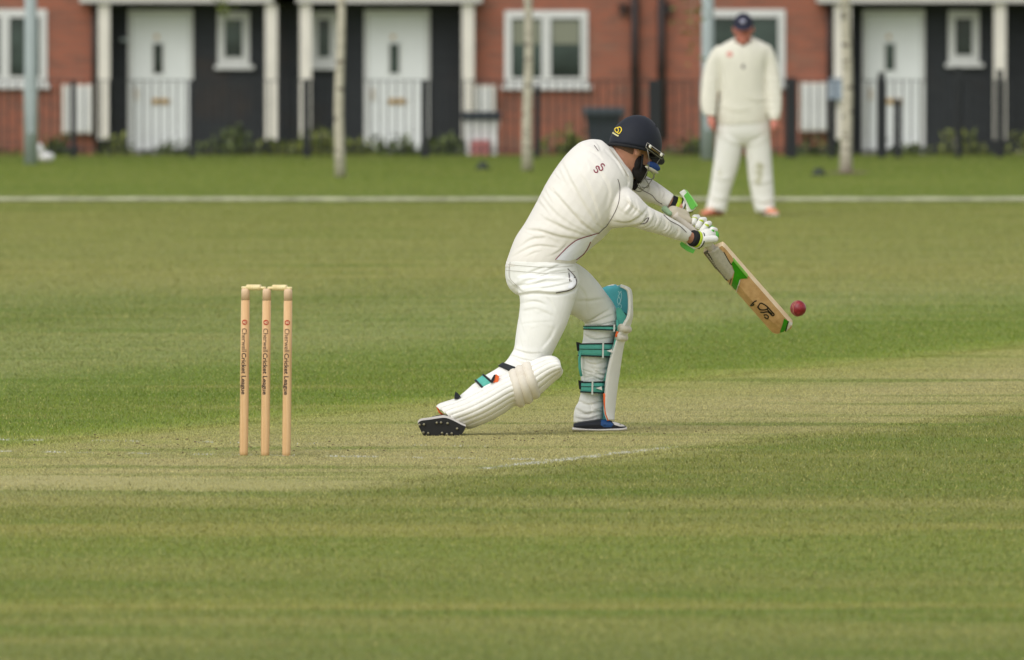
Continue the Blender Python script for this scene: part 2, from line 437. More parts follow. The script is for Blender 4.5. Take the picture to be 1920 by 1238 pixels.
# worn whitewash of the creases: short painted blades
chalk = M('chalk', lin(226,226,212,0.8), 0.9, 0.2, 60)
def crease(a, b, width, n, seed, thr, fade=None):
    r2 = np.random.default_rng(seed); t = r2.random(n); q = np.array([a.x, a.y])[None]*(1-t[:,None])+np.array([b.x, b.y])[None]*t[:,None]
    d = (b-a).normalized(); q += np.array([-d.y, d.x])[None]*r2.normal(0, width/2.4, n)[:,None]
    L = (b-a).length; k = np.zeros(n)
    for _ in range(30): k += np.sin(t*L*r2.uniform(1.5, 40)+r2.uniform(0, 6))*r2.uniform(.2, .7)
    p = 1/(1+np.exp(-(k-thr)*1.6))
    if fade: p *= np.clip((fade(t)), 0, 1)
    o = blades('crease_line', q[r2.random(n) < p], 0.0100, 0.0046, chalk, 0.9); tag(o, kind='structure'); return o
crease(PT(0, -1.32), PT(0, 1.32), 0.05, 2600, 3, 0.8)
crease(PT(1.22, -1.75), PT(1.22, 1.32), 0.06, 1700, 7, 1.6, lambda t: 1.6-2.0*t)
crease(PT(-0.95, 1.33), PT(1.5, 1.33), 0.05, 2800, 5, 0.0, lambda t: 2.6-2.6*t)
# loose straw tufts and scuffs left on the pitch
scuff = M('scuff_soil', lin(128,116,84,0.8), 0.95, 0.2, 60)
cl = []
for _ in range(110):
    c_ = random.choice(((1.15, -1.1), (1.2, -0.8), (0.5, -0.4), (1.9, 0.1), (2.3, 0.4), (3.2, 0.6), (1.0, 0.6))); p_ = PT(c_[0]+random.gauss(0, .35), c_[1]+random.gauss(0, .28), 0.005); r0 = random.uniform(.0015, .005)
    cl.append(ellipsoid(p_, [Vector((r0*1.5, 0, 0)), Vector((0, r0, 0)), Vector((0, 0, r0*.8))], 6, 4))
tag(part('loose_soil', joing(*cl), scuff), 'crumbs of loose soil scattered round the crease', 'soil', kind='stuff')

# ------------------------------------------------------------------ wicket
def wood(name, c1, c2, scale=(60,60,3)):
    t = NT(name); tc = t.new('ShaderNodeTexCoord').outputs['Object']
    n = t.noise(t.mapping(tc, scale), 1.0, 5, 0.6)
    c = t.mix(t.rng(n, 0.3, 0.7), c1, c2)
    n2 = t.noise(t.mapping(tc, (9, 9, 5)), 1.0, 4); c = t.mix(t.rng(n2, 0.6, 0.8, 0, 0.25), c, tuple(0.7*q for q in c1[:3])+(1,))
    t.link(c, t.b.inputs['Base Color']); t.b.inputs['Roughness'].default_value = 0.5; t.b.inputs['Specular IOR Level'].default_value = 0.3
    t.bump(n, 0.15, 0.001); return t.m
ash = wood('ash_wood', lin(217,172,120,0.84), lin(232,194,146,0.88)); ash_dull = wood('ash_bare_top', lin(222,188,152,0.9), lin(228,198,164,0.9))
boxwood = wood('bail_wood', lin(228,206,150,0.95), lin(238,220,170,0.95), (40,40,40))
ink = M('stump_ink', lin(52,42,40), 0.6, 0.1); red_ink = M('stump_red_ink', lin(186,66,40,0.9), 0.6, 0.1); badge_white = M('badge_pale', lin(236,196,160,0.9), 0.6, 0.05)
def text_mesh(s, size, xscale=1.0, shear=0.0, weight=0.0):
    cu = bpy.data.curves.new('txt', 'FONT'); cu.body = s; cu.size = size; cu.shear = shear; cu.offset = weight; cu.resolution_u = 3
    o = bpy.data.objects.new('txt', cu); col.objects.link(o); dg = bpy.context.evaluated_depsgraph_get(); dg.update()
    me = bpy.data.meshes.new_from_object(o.evaluated_get(dg)); bpy.data.objects.remove(o); bpy.data.curves.remove(cu)
    bm = bmesh.new(); bm.from_mesh(me)
    V = [(v.co.x*xscale, v.co.y) for v in bm.verts]; bm.verts.index_update(); Fs = [tuple(v.index for v in f.verts) for f in bm.faces]; bm.free()
    bpy.data.meshes.remove(me); w = max(a for a, b in V)-min(a for a, b in V); x0 = min(a for a, b in V)
    return [(a-x0, b) for a, b in V], Fs, w
def cut2d(V2, Fs, step=0.0018):
    bm = bmesh.new(); vs_ = [bm.verts.new((a, b, 0)) for a, b in V2]
    for f in Fs:
        try: bm.faces.new([vs_[i] for i in f])
        except ValueError: pass
    bmesh.ops.triangulate(bm, faces=bm.faces); q = min(b for a, b in V2); hi = max(b for a, b in V2)
    while q < hi:
        q += step; bmesh.ops.bisect_plane(bm, geom=bm.verts[:]+bm.edges[:]+bm.faces[:], plane_co=(0, q, 0), plane_no=(0, 1, 0))
    bm.verts.index_update(); out = [(v.co.x, v.co.y) for v in bm.verts], [tuple(v.index for v in f.verts) for f in bm.faces]; bm.free(); return out
SR = 0.0185; SH = 0.711
def stump(v, label):
    base = PT(0, v); ln = (0.011, 0.004)
    r = empty('stump', base, label, 'stump', 'the three stumps of the wicket')
    prof = [(0.010, 0.0), (SR*0.93, 0.004), (SR*0.97, 0.02), (SR, 0.1), (SR, 0.4), (SR*0.98, SH-0.051)]
    part('shaft', lathe(base, prof, 28, ln), ash, r)
    part('top_collar', lathe(base, [(SR*0.98, SH-0.0508), (SR*0.98, SH-0.012), (SR*0.9, SH-0.004), (SR*0.55, SH), (SR*0.4, SH-0.004)], 28, ln), ash_dull, r)
    sc = 1/442.0
    zof = lambda py: SH-(py-541)*SH/315.0
    face = -math.pi/2-0.16                                     # direction the print faces: towards the camera, a touch left
    def wrapped(V2, Fs, py_top, down=True, dv=0.0):
        V2, Fs = cut2d(V2, Fs); out = []
        for a, b in V2:
            z = zof(py_top)-a; ang = face+(b+dv)/SR; rr = SR+0.0008
            out.append((base.x+rr*math.cos(ang)+ln[0]*z, base.y+rr*math.sin(ang)+ln[1]*z, base.z+z))
        return out, Fs
    V2, Fs, w = text_mesh('Cherwell', 0.030, 1.0, 0.0); k = 0.0985/w
    part('lettering', wrapped([(a*k, b*0.98) for a, b in V2], Fs, 616, dv=-0.010), ink, r, False)
    V2, Fs, w = text_mesh('Cricket League', 0.027, 1.0, 0.0, 0.0006); k = 0.176/w
    part('lettering', wrapped([(a*k, b) for a, b in V2], Fs, 662, dv=-0.010), ink, r, False)
    ring = [(0.0112*(1-math.cos(2*math.pi*i/28)), 0.0112*math.sin(2*math.pi*i/28)) for i in range(28)]
    part('emblem', wrapped(ring, [tuple(range(28))], 599.5, dv=0.001), red_ink, r, False)
    V2, Fs, w = text_mesh('40', 0.017, 1.0, 0.0, 0.0004); k = 0.0145/w
    # the number in the disc stands upright
    out = []
    q2, Fs = cut2d([(b, a*k) for a, b in V2], Fs); V2 = [(b/k, a) for a, b in q2]
    for a, b in V2:
        z = zof(599.5)-0.0112+(b-0.006); ang = face+(a*k-0.00725+0.001)/SR; rr = SR+0.0016
        out.append((base.x+rr*math.cos(ang)+ln[0]*z, base.y+rr*math.sin(ang)+ln[1]*z, base.z+z))
    part('emblem_number', (out, Fs), badge_white, r, False)
    return r
OFF = 0.0968
stump(-OFF, 'left wooden stump printed with black lettering, farthest from the batter')
stump(0.0, 'middle wooden stump standing between the two outer stumps')
stump(OFF, 'right wooden stump printed with black lettering, nearest to the batter')
def bail(v0, v1, label):
    a = PT(0, v0, SH+0.002)+Vector((0.011*SH, 0.004*SH, 0)); b = PT(0, v1, SH+0.002)+Vector((0.011*SH, 0.004*SH, 0))
    d = b-a; L = d.length
    r = empty('bail', (a+b)/2, label, 'bail', 'bails on the stumps')
    P = lambda t: a+d*t
    part('spigot', tube([P(0.0), P(0.005), P(0.2), P(0.22)], [0.003, 0.0058, 0.0062, 0.006]), boxwood, r)
    part('spigot', tube([P(0.78), P(0.8), P(0.995), P(1.0)], [0.006, 0.0062, 0.0058, 0.003]), boxwood, r)
    pp, rr = [P(0.21)], [0.005]
    for i in range(25):
        pp.append(P(0.22+0.56*i/24)); rr.append(0.0125 if i % 4 not in (2,) else 0.0105)
    pp.append(P(0.79)); rr.append(0.005)
    part('barrel', tube([p-Vector((0,0,-0.002)) for p in pp], rr, 16), boxwood, r)
bail(-OFF-0.017, -0.004, 'turned wooden bail bridging the left and middle stumps')
bail(0.004, OFF+0.017, 'turned wooden bail bridging the middle and right stumps')

# ------------------------------------------------------------------ the terrace behind
def brick_mat():
    t = NT('red_brick'); tc = t.new('ShaderNodeNewGeometry').outputs['Position']
    sp = t.new('ShaderNodeSeparateXYZ'); t.link(tc, sp.inputs[0]); cb = t.new('ShaderNodeCombineXYZ')
    t.link(sp.outputs[0], cb.inputs[0]); t.link(sp.outputs[2], cb.inputs[1])
    b = t.new('ShaderNodeTexBrick'); t.link(cb.outputs[0], b.inputs['Vector'])
    b.inputs['Scale'].default_value = 1.0; b.inputs['Brick Width'].default_value = 0.225; b.inputs['Row Height'].default_value = 0.075
    b.inputs['Mortar Size'].default_value = 0.005; b.inputs['Bias'].default_value = -0.1
    b.inputs['Color1'].default_value = lin(164,98,76,0.86); b.inputs['Color2'].default_value = lin(140,92,76,0.8); b.inputs['Mortar'].default_value = lin(150,120,100,0.7)
    n = t.noise(t.mapping(cb.outputs[0], (1.2, 2.6, 1)), 1.0, 5, 0.65)
    c = t.mix(t.rng(n, 0.52, 0.72, 0, 0.65), b.outputs['Color'], lin(146,114,96,0.8))
    t.link(c, t.b.inputs['Base Color']); t.b.inputs['Roughness'].default_value = 0.9
    t.bump(b.outputs['Fac'], -0.5, 0.006); return t.m
brick = brick_mat()
clad = M('black_boarding', lin(46,49,52,0.85), 0.7, 0.25, 3, 0.3, 30, stretch=(1,1,6), dirt=(lin(84,68,56,0.6), 0.9, 0.5, 0.75, 0.6))
upvc = M('white_upvc', lin(226,226,222,0.85), 0.35, 0.04, 4); cream_paint = M('cream_post_paint', lin(222,216,204,0.95), 0.55, 0.06, 3)
doorw = M('white_door', lin(232,234,232,0.95), 0.4, 0.03, 3); black_iron = M('black_railing', lin(34,36,38), 0.5, 0.15, 8)
brass = M('brass', lin(196,160,100,0.9), 0.35, 0.1, 20, metal=0.7); grey_metal = M('galvanised_post', lin(172,182,182,0.85), 0.45, 0.08, 3)
tile = M('roof_tile', lin(70,66,66), 0.85, 0.2, 5, 0.4, 14); fascia = M('pale_fascia', lin(206,202,194,0.85), 0.5, 0.05, 3)
dark_pipe = M('dark_pipe', lin(44,34,32), 0.5, 0.15, 5)
def glass_mat():
    t = NT('window_glass'); tc = t.new('ShaderNodeTexCoord').outputs['Object']
    c = t.ramp(t.noise(t.mapping(tc, (0.5, 0.5, 0.9)), 1.6, 2), [(0.35, lin(30,38,34)), (0.65, lin(72,86,80))])
    t.link(c, t.b.inputs['Base Color']); t.b.inputs['Roughness'].default_value = 0.06; t.b.inputs['Specular IOR Level'].default_value = 0.6
    return t.m
glass = glass_mat()
blind_m = M('window_blind', lin(150,152,132,0.7), 0.8, 0.05, 5)
DF, DR, DP = 157.6, 157.95, 157.35                   # brick face, boarded face of the porch, posts of the porch
ZB = -0.29
def wbox(x0, x1, y0, y1, z0, z1): return box(x0, x1, y0, y1, z0, z1)
def xat(px, D): return W(px, 100, D).x
def zat(py, D): return W(960, py, D).z
def window(house, px0, px1, py0, py1, lights, D, blind=False):
    a, b = W(px0, py0, D), W(px1, py1, D); x0, x1, z0, z1 = a.x, b.x, b.z, a.z; fw = 0.062
    fr = part('window', wbox(x0, x1, D-0.03, D+0.05, z1-fw, z1), upvc, house, False)
    for q in ((x0, x0+fw), (x1-fw, x1)): part('frame', wbox(q[0], q[1], D-0.03, D+0.05, z0+fw, z1-fw), upvc, fr, False)
    part('frame', wbox(x0, x1, D-0.03, D+0.05, z0, z0+fw), upvc, fr, False)
    part('sill', wbox(x0-0.04, x1+0.06, D-0.09, D+0.02, z0-0.06, z0-0.002), upvc, fr, False)
    n = lights; wv = (x1-x0-2*fw)/n
    for i in range(n):
        xa = x0+fw+wv*i+(0.03 if i else 0); xb = x0+fw+wv*(i+1)-(0.03 if i < n-1 else 0)
        part('sash', joing(wbox(xa, xb, D-0.045, D+0.03, z1-fw-0.045, z1-fw-0.003), wbox(xa, xb, D-0.045, D+0.03, z0+fw+0.003, z0+fw+0.045),
             wbox(xa, xa+0.035, D-0.045, D+0.03, z0+fw+0.048, z1-fw-0.048), wbox(xb-0.035, xb, D-0.045, D+0.03, z0+fw+0.048, z1-fw-0.048)), upvc, fr, False)
        part('pane', wbox(xa+0.036, xb-0.036, D-0.01, D+0.012, z0+fw+0.049, z1-fw-0.049), glass, fr, False)
        if blind: part('blind', wbox(xa+0.056, xb-0.056, D-0.016, D-0.0115, z0+0.55*(z1-z0), z1-fw-0.08), blind_m, fr, False)
        if i < n-1: part('mullion', wbox(xb+0.003, xb+0.057, D-0.03, D+0.05, z0+fw, z1-fw), upvc, fr, False)
def door(house, px0, px1, py0, slit, D):
    a = W(px0, py0, D); b = W(px1, py0, D); x0, x1, z1 = a.x, b.x, a.z; z0 = ZB+0.03
    d = part('door', wbox(x0+0.06, x1-0.06, D-0.03, D+0.04, z0, z1-0.07), doorw, house, False)
    part('door_frame', joing(wbox(x0, x0+0.055, D-0.05, D+0.06, z0, z1), wbox(x1-0.055, x1, D-0.05, D+0.06, z0, z1), wbox(x0+0.056, x1-0.056, D-0.05, D+0.06, z1-0.065, z1)), upvc, d, False)
    s0, s1 = W(slit[0], slit[1], D), W(slit[2], slit[3], D)
    part('glazing', wbox(s0.x, s1.x, D-0.04, D-0.031, s1.z, s0.z), glass, d, False)
    part('glazing_bead', joing(wbox(s0.x-0.03, s0.x-0.001, D-0.045, D-0.031, s1.z-0.03, s0.z+0.03), wbox(s1.x+0.001, s1.x+0.03, D-0.045, D-0.031, s1.z-0.03, s0.z+0.03)), upvc, d, False)
    cx = (x0+x1)/2; zl = zat(190, D)
    part('letterbox', wbox(cx-0.13, cx+0.13, D-0.05, D-0.031, zl-0.035, zl+0.035), brass, d, False)
    part('door_knocker', wbox(s0.x+0.02, s0.x+0.07, D-0.05, D-0.031, s0.z+0.07, s0.z+0.12), brass, d, False)
    part('handle', wbox(x0+0.09, x0+0.12, D-0.07, D-0.031, zl+0.02, zl+0.18), brass, d, False)
    part('doorstep', wbox(x0-0.05, x1+0.05, D-0.3, D-0.055, ZB-0.01, ZB+0.05), M('step_concrete', lin(130,128,120,0.7), 0.9, 0.15, 10), house, False)
TOPZ = 4.9
def house(label, hx0, hx1, bricks, porch):
    xm = (xat(hx0, DF)+xat(hx1, DF))/2
    h = empty('terraced_house', (xm, DF, ZB), label, 'house', 'the brick terrace across the field')
    for a, b in bricks: part('wall', wbox(xat(a, DF), xat(b, DF), DF, DF+6, ZB-0.3, TOPZ), brick, h, False)
    a, b = porch; zc = zat(5.5, DP)
    part('boarded_wall', wbox(xat(a, DF)+0.003, xat(b, DF)-0.003, DR, DR+5, ZB-0.3, zc+0.2), clad, h, False)
    part('upper_wall', wbox(xat(a, DF)+0.004, xat(b, DF)-0.004, DF+0.02, DF+5.9, zc+0.203, TOPZ), brick, h, False)
    part('porch_canopy', wbox(xat(a, DF)-0.2, xat(b, DF)+0.12, DP-0.08, DF-0.005, zc, zc+0.17), fascia, h, False)
    part('porch_ceiling', wbox(xat(a, DF)+0.005, xat(b, DF)-0.005, DF, DR-0.003, zc+0.04, zc+0.17), fascia, h, False)
    x0, x1 = xat(hx0, DF)+0.002, xat(hx1, DF)-0.002
    V = [(x, y, z) for x in (x0, x1) for y, z in ((DF-0.4, TOPZ-0.02), (DF-0.4, TOPZ+0.1), (DF+3, TOPZ+2.3), (DF+6.4, TOPZ+0.1), (DF+6.4, TOPZ-0.02))]
    part('roof', (V, [(0,1,2,3,4), (9,8,7,6,5)]+[(i, (i+1) % 5, 5+(i+1) % 5, 5+i) for i in range(5)]), tile, h, False)
    return h
def post(h, px0, px1): part('porch_post', pbox(px0, px1, 6.5, 262, DP, 0.15), cream_paint, h, False)
def meter(h, px0, px1, py0, py1, D=DF):
    m = part('meter_box', pbox(px0, px1, py0, py1, D-0.16, 0.155), cream_paint, h, False)
    a, b = W(px0, py0, D), W(px1, py1, D)
    part('lid', wbox(a.x+0.03, b.x-0.03, D-0.175, D-0.162, b.z+0.03, a.z-0.03), upvc, m, False)
hA = house('terraced house at the left with brick wall and white door beside a small window', -420, 540, [(-420, 178)], (178, 540))
window(hA, -70, 88, 18, 158, 2, DF); door(hA, 240, 362, 18, (288, 82, 305, 138), DR); window(hA, 408, 468, 22, 122, 1, DR)
post(hA, 184, 206); post(hA, 497, 520); meter(hA, 117, 174, 159, 250)
part('wall_lamp', tube([W(232, 72, DR-0.12), W(232, 78, DR-0.12)], 0.05, 12), grey_metal, hA)
part('wall_pipe', tube([W(178, -30, DF-0.08), W(178, 262, DF-0.08)], 0.045, 10), dark_pipe, hA)
hB = house('middle terraced house with a two-light window right of its white door', 540, 1216, [(888, 1216)], (540, 888))
window(hB, 583, 632, 22, 122, 1, DR); door(hB, 683, 806, 18, (731, 82, 748, 138), DR); post(hB, 562, 584); post(hB, 866, 889)
window(hB, 946, 1102, 20, 160, 2, DF, True); meter(hB, 888, 928, 160, 214)
hC = house('terraced house behind the fielder with its white door at the right', 1216, 2330, [(1216, 1558), (1960, 2330)], (1558, 1960))
window(hC, 1318, 1472, 18, 158, 2, DF); door(hC, 1617, 1734, 18, (1660, 82, 1677, 132), DR); window(hC, 1778, 1836, 20, 118, 1, DR)
post(hC, 1564, 1596); post(hC, 1864, 1886); meter(hC, 1499, 1552, 155, 246)
part('parcel_box', pbox(1554, 1580, 147, 188, DP-0.12, 0.1), M('pale_blue_box', lin(160,172,184,0.85), 0.5, 0.05), hC, False)
part('wall_pipe', tube([W(1556, -30, DF-0.08), W(1556, 262, DF-0.08)], 0.045, 10), dark_pipe, hC)
for hh, px, lx in ((hB, 1190, 1168), (hC, 1240, 1252)):
    dp = part('downpipe', tube([W(px, -60, DF-0.09), W(px, 262, DF-0.09)], 0.055, 12), dark_pipe, hh)
    for py in (20, 130): part('bracket', pbox(px-9, px+9, py-3, py+3, DF-0.05, 0.045), dark_pipe, dp, False)
    lm = part('wall_lamp', pbox(lx-5, lx+5, 10, 27, DF-0.12, 0.1), dark_pipe, hh, False)
    part('lamp_hood', tube([W(lx, 10, DF-0.06), W(lx, 8, DF-0.06)], [0.085, 0.06], 14), dark_pipe, lm)

# ------------------------------------------------------------------ railings in front of the gardens
DFE = Dy(296)
fz = zat(152, DFE)
fence = empty('railing_fence', (0, DFE, 0), 'long black metal railing fence in front of the terraced houses', 'fence')
bar_me = mesh('bar', *tube([(0, 0, 0.03), (0, 0, fz-0.003)], 0.0105, 6))
bar_me.materials.append(black_iron)
for i in range(170):
    b = bpy.data.objects.new('bar', bar_me); col.objects.link(b); b.parent = fence; b.location = (-8.5+i*0.1+0.03, 0.0, 0)
part('rail', box(-8.9, 8.9, DFE-0.02, DFE+0.02, fz, fz+0.012), black_iron, fence, False)
part('rail', box(-8.9, 8.9, DFE-0.022, DFE+0.022, 0.085, 0.1), black_iron, fence, False)
for px, pw, top in ((137, 9, 150), (360, 11, 152), (576, 11, 148), (797, 12, 150), (1007, 10, 160), (1228, 24, 150), (1484, 20, 146), (1653, 13, 136), (1684, 10, 186), (1797, 9, 125), (1875, 11, 130), (1560, 10, 186)):
    part('post', pbox(px-pw/2, px+pw/2, top, 298, DFE-0.04, 0.07), black_iron, fence, False)

# ------------------------------------------------------------------ lamp columns, birches, bins, plants
def column(px, w, py, label):
    g = G(px, py); r = w/2*g.y/F
    e = empty('lamp_column', g, label, 'lamp post', 'grey lamp columns')
    part('shaft', lathe(g, [(r*1.02, 0), (r*1.02, 0.9), (r*0.92, 1.0), (r*0.7, 6.0)], 20), grey_metal, e)
    part('base_door', box(g.x-r*0.5, g.x+r*0.5, g.y-r*1.08, g.y-r*0.8, 0.35, 0.8), grey_metal, e, False)
    part('lantern', ellipsoid(g+Vector((0, -0.3, 6.05)), [Vector((0.14,0,0)), Vector((0,0.4,0)), Vector((0,0,0.08))]), grey_metal, e)
column(58, 26, 308, 'grey steel lamp column in front of the left brick wall')
column(1327, 26, 300, 'grey steel lamp column just left of the standing fielder')
def birch_bark():
    t = NT('birch_bark'); tc = t.new('ShaderNodeTexCoord').outputs['Object']
    n = t.noise(t.mapping(tc, (5, 5, 13)), 1.0, 5, 0.7); n2 = t.noise(tc, 3, 3)
    c = t.mix(t.rng(n, 0.54, 0.62), lin(206,198,178,0.8), lin(86,76,64,0.7)); c = t.mix(t.rng(n2, 0.5, 0.75, 0, 0.4), c, lin(160,148,124,0.7))
    t.link(c, t.b.inputs['Base Color']); t.b.inputs['Roughness'].default_value = 0.85; t.bump(n, 0.4, 0.01); return t.m
bark = birch_bark()
def leaf_mat(name, c1, c2):
    t = NT(name); at = t.new('ShaderNodeAttribute'); at.attribute_name = 'rnd'
    t.link(t.mix(at.outputs['Fac'], c1, c2), t.b.inputs['Base Color']); t.b.inputs['Roughness'].default_value = 0.6
    t.b.inputs['Subsurface Weight'].default_value = 0.0; return t.m
leaf_birch = leaf_mat('birch_leaves', lin(88,106,34,0.6), lin(140,150,66,0.7)); leaf_dark = leaf_mat('shrub_leaves', lin(50,66,30,0.7), lin(112,126,50,0.75)); leaf_lime = leaf_mat('lime_shrub_leaves', lin(84,98,34,0.7), lin(140,146,60,0.75))
def leaves(name, centres, size, mat, parent):
    n = len(centres); c = np.array(centres)
    a = rng.normal(size=(n, 3)); a /= np.linalg.norm(a, axis=1)[:,None]; b = rng.normal(size=(n, 3)); b -= a*(a*b).sum(1)[:,None]; b /= np.linalg.norm(b, axis=1)[:,None]
    s = size*rng.uniform(0.6, 1.3, n)[:,None]
    v = np.stack([c-a*s, c-b*s*0.5, c+a*s, c+b*s*0.5], 1).reshape(-1, 3)
    me = bpy.data.meshes.new(name); me.from_pydata(v.tolist(), [], np.arange(n*4).reshape(-1, 4).tolist())
    at = me.attributes.new('rnd', 'FLOAT', 'POINT'); at.data.foreach_set('value', np.repeat(rng.random(n), 4).astype(np.float32))
    return link_obj(name, me, mat, parent, False)
def birch(px, w, py, lean, label):
    g = G(px, py); r = w/2*g.y/F
    e = empty('birch_tree', g, label, 'tree', 'young birches by the boundary')
    pts, rad = [], []
    for i in range(22):
        z = 6.2*i/21; pts.append(g+Vector((lean*z+0.012*math.sin(z*3.1+px), 0.02*math.sin(z*2+px), z-0.02))); rad.append(r*(1.15 if i == 0 else 1.0)*(1-0.75*i/21))
    part('trunk', tube(pts, rad, 14), bark, e)
    cen = []; br = []
    for k in range(26):
        z = random.uniform(2.25, 6.0); a = random.uniform(0, 6.28); L = 0.35+0.75*(1-abs(z-3.6)/3.2)*random.uniform(0.6, 1.1)
        p = g+Vector((lean*z, 0, z)); q = p+Vector((math.cos(a)*L*0.6, math.sin(a)*L*0.6, 0.25*L)); s = p+Vector((math.cos(a)*L, math.sin(a)*L, -0.15*L))
        br.append(tube([p, q, s], [0.014, 0.009, 0.003], 5))
        for _ in range(70):
            t = random.random(); c = p.lerp(q, t*2) if t < 0.5 else q.lerp(s, t*2-1)
            cen.append(c+Vector((random.gauss(0, .1), random.gauss(0, .1), random.gauss(-0.06, .1))))
    part('branches', joing(*br), bark, e)
    leaves('crown', cen, 0.035, leaf_birch, e)
birch(637, 20, 332, 0.004, 'slim birch trunk growing in front of the left white doors')
birch(990, 20, 320, 0.0, 'slim birch trunk growing in front of the two-light window')
gs = G(1590, 326); tag(part('soil_patch', ([(gs.x+(0.24+.05*math.sin(5*a))*math.cos(a), gs.y+0.3*math.sin(a), 0.012) for a in np.linspace(0, 6.28, 24, False)]+[(gs.x, gs.y, 0.03)], [(i, (i+1) % 24, 24) for i in range(24)]), M('bare_soil', lin(132,112,92,0.8), 0.95, 0.2, 20)), kind='structure')
birch(1588, 23, 325, -0.006, 'slim birch trunk growing right of the standing fielder')
# hanging sprays low enough to show
def spray(px, py, D, label, n=45, sx=0.09, sz=0.16):
    g = W(px, py, D); e = empty('birch_spray', g, label, 'foliage', 'hanging birch sprays')
    part('twig', tube([g+Vector((0.03, 0.0, 1.6)), g+Vector((0.02, 0, 0.6)), g+Vector((0, 0, -sz*0.7))], [0.008, 0.006, 0.003], 5), bark, e)
    tag(leaves('leaf_cluster', [g+Vector((random.gauss(0, sx), random.gauss(0, sx), random.gauss(0, sz))) for _ in range(n)], 0.035, leaf_birch, e), kind='stuff')
spray(422, 8, 121, 'drooping leafy twig hanging above the left small window', 40, 0.05, 0.12)
spray(1298, 30, 122, 'leafy twig hanging beside the lamp column near the fielder', 70, 0.10, 0.22)
def shrub(px0, px1, py0, py1, D, mat, label, n=500):
    a, b = W(px0, py0, D), W(px1, py1, D); g = Vector(((a.x+b.x)/2, D, ZB if D > 139 else 0)); hh = a.z-g.z
    e = empty('shrub', g, label, 'shrub', 'low plants behind the railings'); hw = abs(b.x-a.x)/2
    cen, st = [], []
    for k in range(10):
        x = random.uniform(-.85, .85)*hw; yv = random.uniform(-.2, .2); h_ = hh*random.uniform(0.55, 1.0)*(1-0.35*abs(x)/hw)
        st.append(tube([g+Vector((x*0.5, yv*.5, 0)), g+Vector((x, yv, h_*0.85))], [0.008, 0.004], 5))
        for _ in range(n//10): cen.append(g+Vector((x+random.gauss(0, hw*0.26), yv+random.gauss(0, .12), max(0.02, h_*random.random()**0.9+random.gauss(0, .05)))))
    part('stem', joing(*st), bark, e); leaves('foliage', cen, 0.05, mat, e)
DS = 139.6
for px0, px1, py0, mat_, lab in ((195, 240, 255, leaf_lime, 'lime green plant by the foot of the left porch post'), (290, 365, 272, leaf_dark, 'dark rounded shrub below the right edge of the left white door'),
    (380, 470, 240, leaf_dark, 'dark tall shrub under the left small window'), (470, 560, 254, leaf_lime, 'yellow green plant between the two left porch posts'), (575, 630, 236, leaf_lime, 'yellow green plant just left of the left birch trunk'),
    (650, 690, 262, leaf_lime, 'small yellow green plant just right of the left birch trunk'), (700, 790, 262, leaf_dark, 'dark rounded shrub below the middle white door'), (805, 862, 246, leaf_dark, 'dark leafy shrub between the middle door and the bin'),
    (1020, 1095, 244, leaf_lime, 'green plant under the two-light window'), (1262, 1312, 252, leaf_dark, 'dark shrub left of the lamp column by the fielder'), (1660, 1725, 272, leaf_dark, 'low dark shrub below the right white door'),
    (1755, 1845, 246, leaf_lime, 'yellow green shrub under the right small window'), (1890, 1990, 240, leaf_lime, 'yellow green shrub at the right end behind the railings'), (80, 130, 270, leaf_dark, 'low dark plant right of the left lamp column'), (1480, 1600, 262, leaf_dark, 'dark low hedge plant under the right meter box'),
    (-60, 20, 276, leaf_lime, 'low green plant at the far left behind the railings')):
    shrub(px0-10, px1+12, py0-10, 298, DS, mat_, lab, 700)
def wheelie(px0, px1, py0, py1, D, body, lid, label, sign=None):
    a, b = W(px0, py0, D), W(px1, py1, D); g = Vector(((a.x+b.x)/2, D, ZB)); w = (b.x-a.x)/2; z1 = a.z
    e = empty('wheelie_bin', g, label, 'bin', 'wheelie bins in the front gardens')
    V = []
    for z, k in ((ZB+0.06, 0.78), (ZB+0.5, 0.88), (z1-0.1, 0.98)): V += [(g.x+sx*w*k, g.y+0.3+sy*0.32*k, z) for sx, sy in ((-1,-1),(1,-1),(1,1),(-1,1))]
    part('body', (V, grid_faces(3, 4)), body, e, False, 0.012)
    part('lid', box(g.x-w*1.06, g.x+w*1.06, g.y-0.06, g.y+0.66, z1-0.097, z1), lid, e, False, 0.02)
    for s in (-1, 1): part('wheel', tube([(g.x+s*w*0.7, g.y+0.6, ZB+0.1), (g.x+s*w*0.85, g.y+0.6, ZB+0.1)], 0.1, 14), lid, e)
    if sign: part('sticker', box(g.x-w*0.6, g.x+w*0.5, g.y-0.02-0.015, g.y+0.0, ZB+0.12, ZB+0.42), sign, e, False)
white_pl = M('white_sack', lin(226,224,222,0.95), 0.6, 0.08, 6, 0.4, 8, dist=0.03); dark_pl = M('dark_bin_plastic', lin(52,58,64,0.9), 0.45, 0.1, 6); grey_pl = M('grey_bin_plastic', lin(74,82,88,0.8), 0.5, 0.1, 6)
red_pr = M('faded_red_print', lin(190,120,118,0.8), 0.7, 0.3, 12)
wheelie(868, 938, 210, 290, 141, white_pl, dark_pl, 'white bin with faded red print and dark lid near the middle porch post', red_pr)
wheelie(1096, 1168, 202, 285, 150, dark_pl, grey_pl, 'dark grey wheelie bin against the brick behind the batter')
# small things on the far grass
def marker(px, py, label):
    g = G(px, py); o = part('field_marker', lathe(g, [(0.085, 0), (0.09, 0.012), (0.06, 0.03), (0.052, 0.075), (0.03, 0.085), (0.028, 0.07)], 20), M('marker_rubber', lin(58,66,52,0.8), 0.7, 0.1, 12))
    tag(o, label, 'marker', 'dark discs on the far grass')
marker(905, 318, 'small dark marker on the grass left of the batter')
marker(1535, 330, 'small dark marker on the grass left of the right birch')
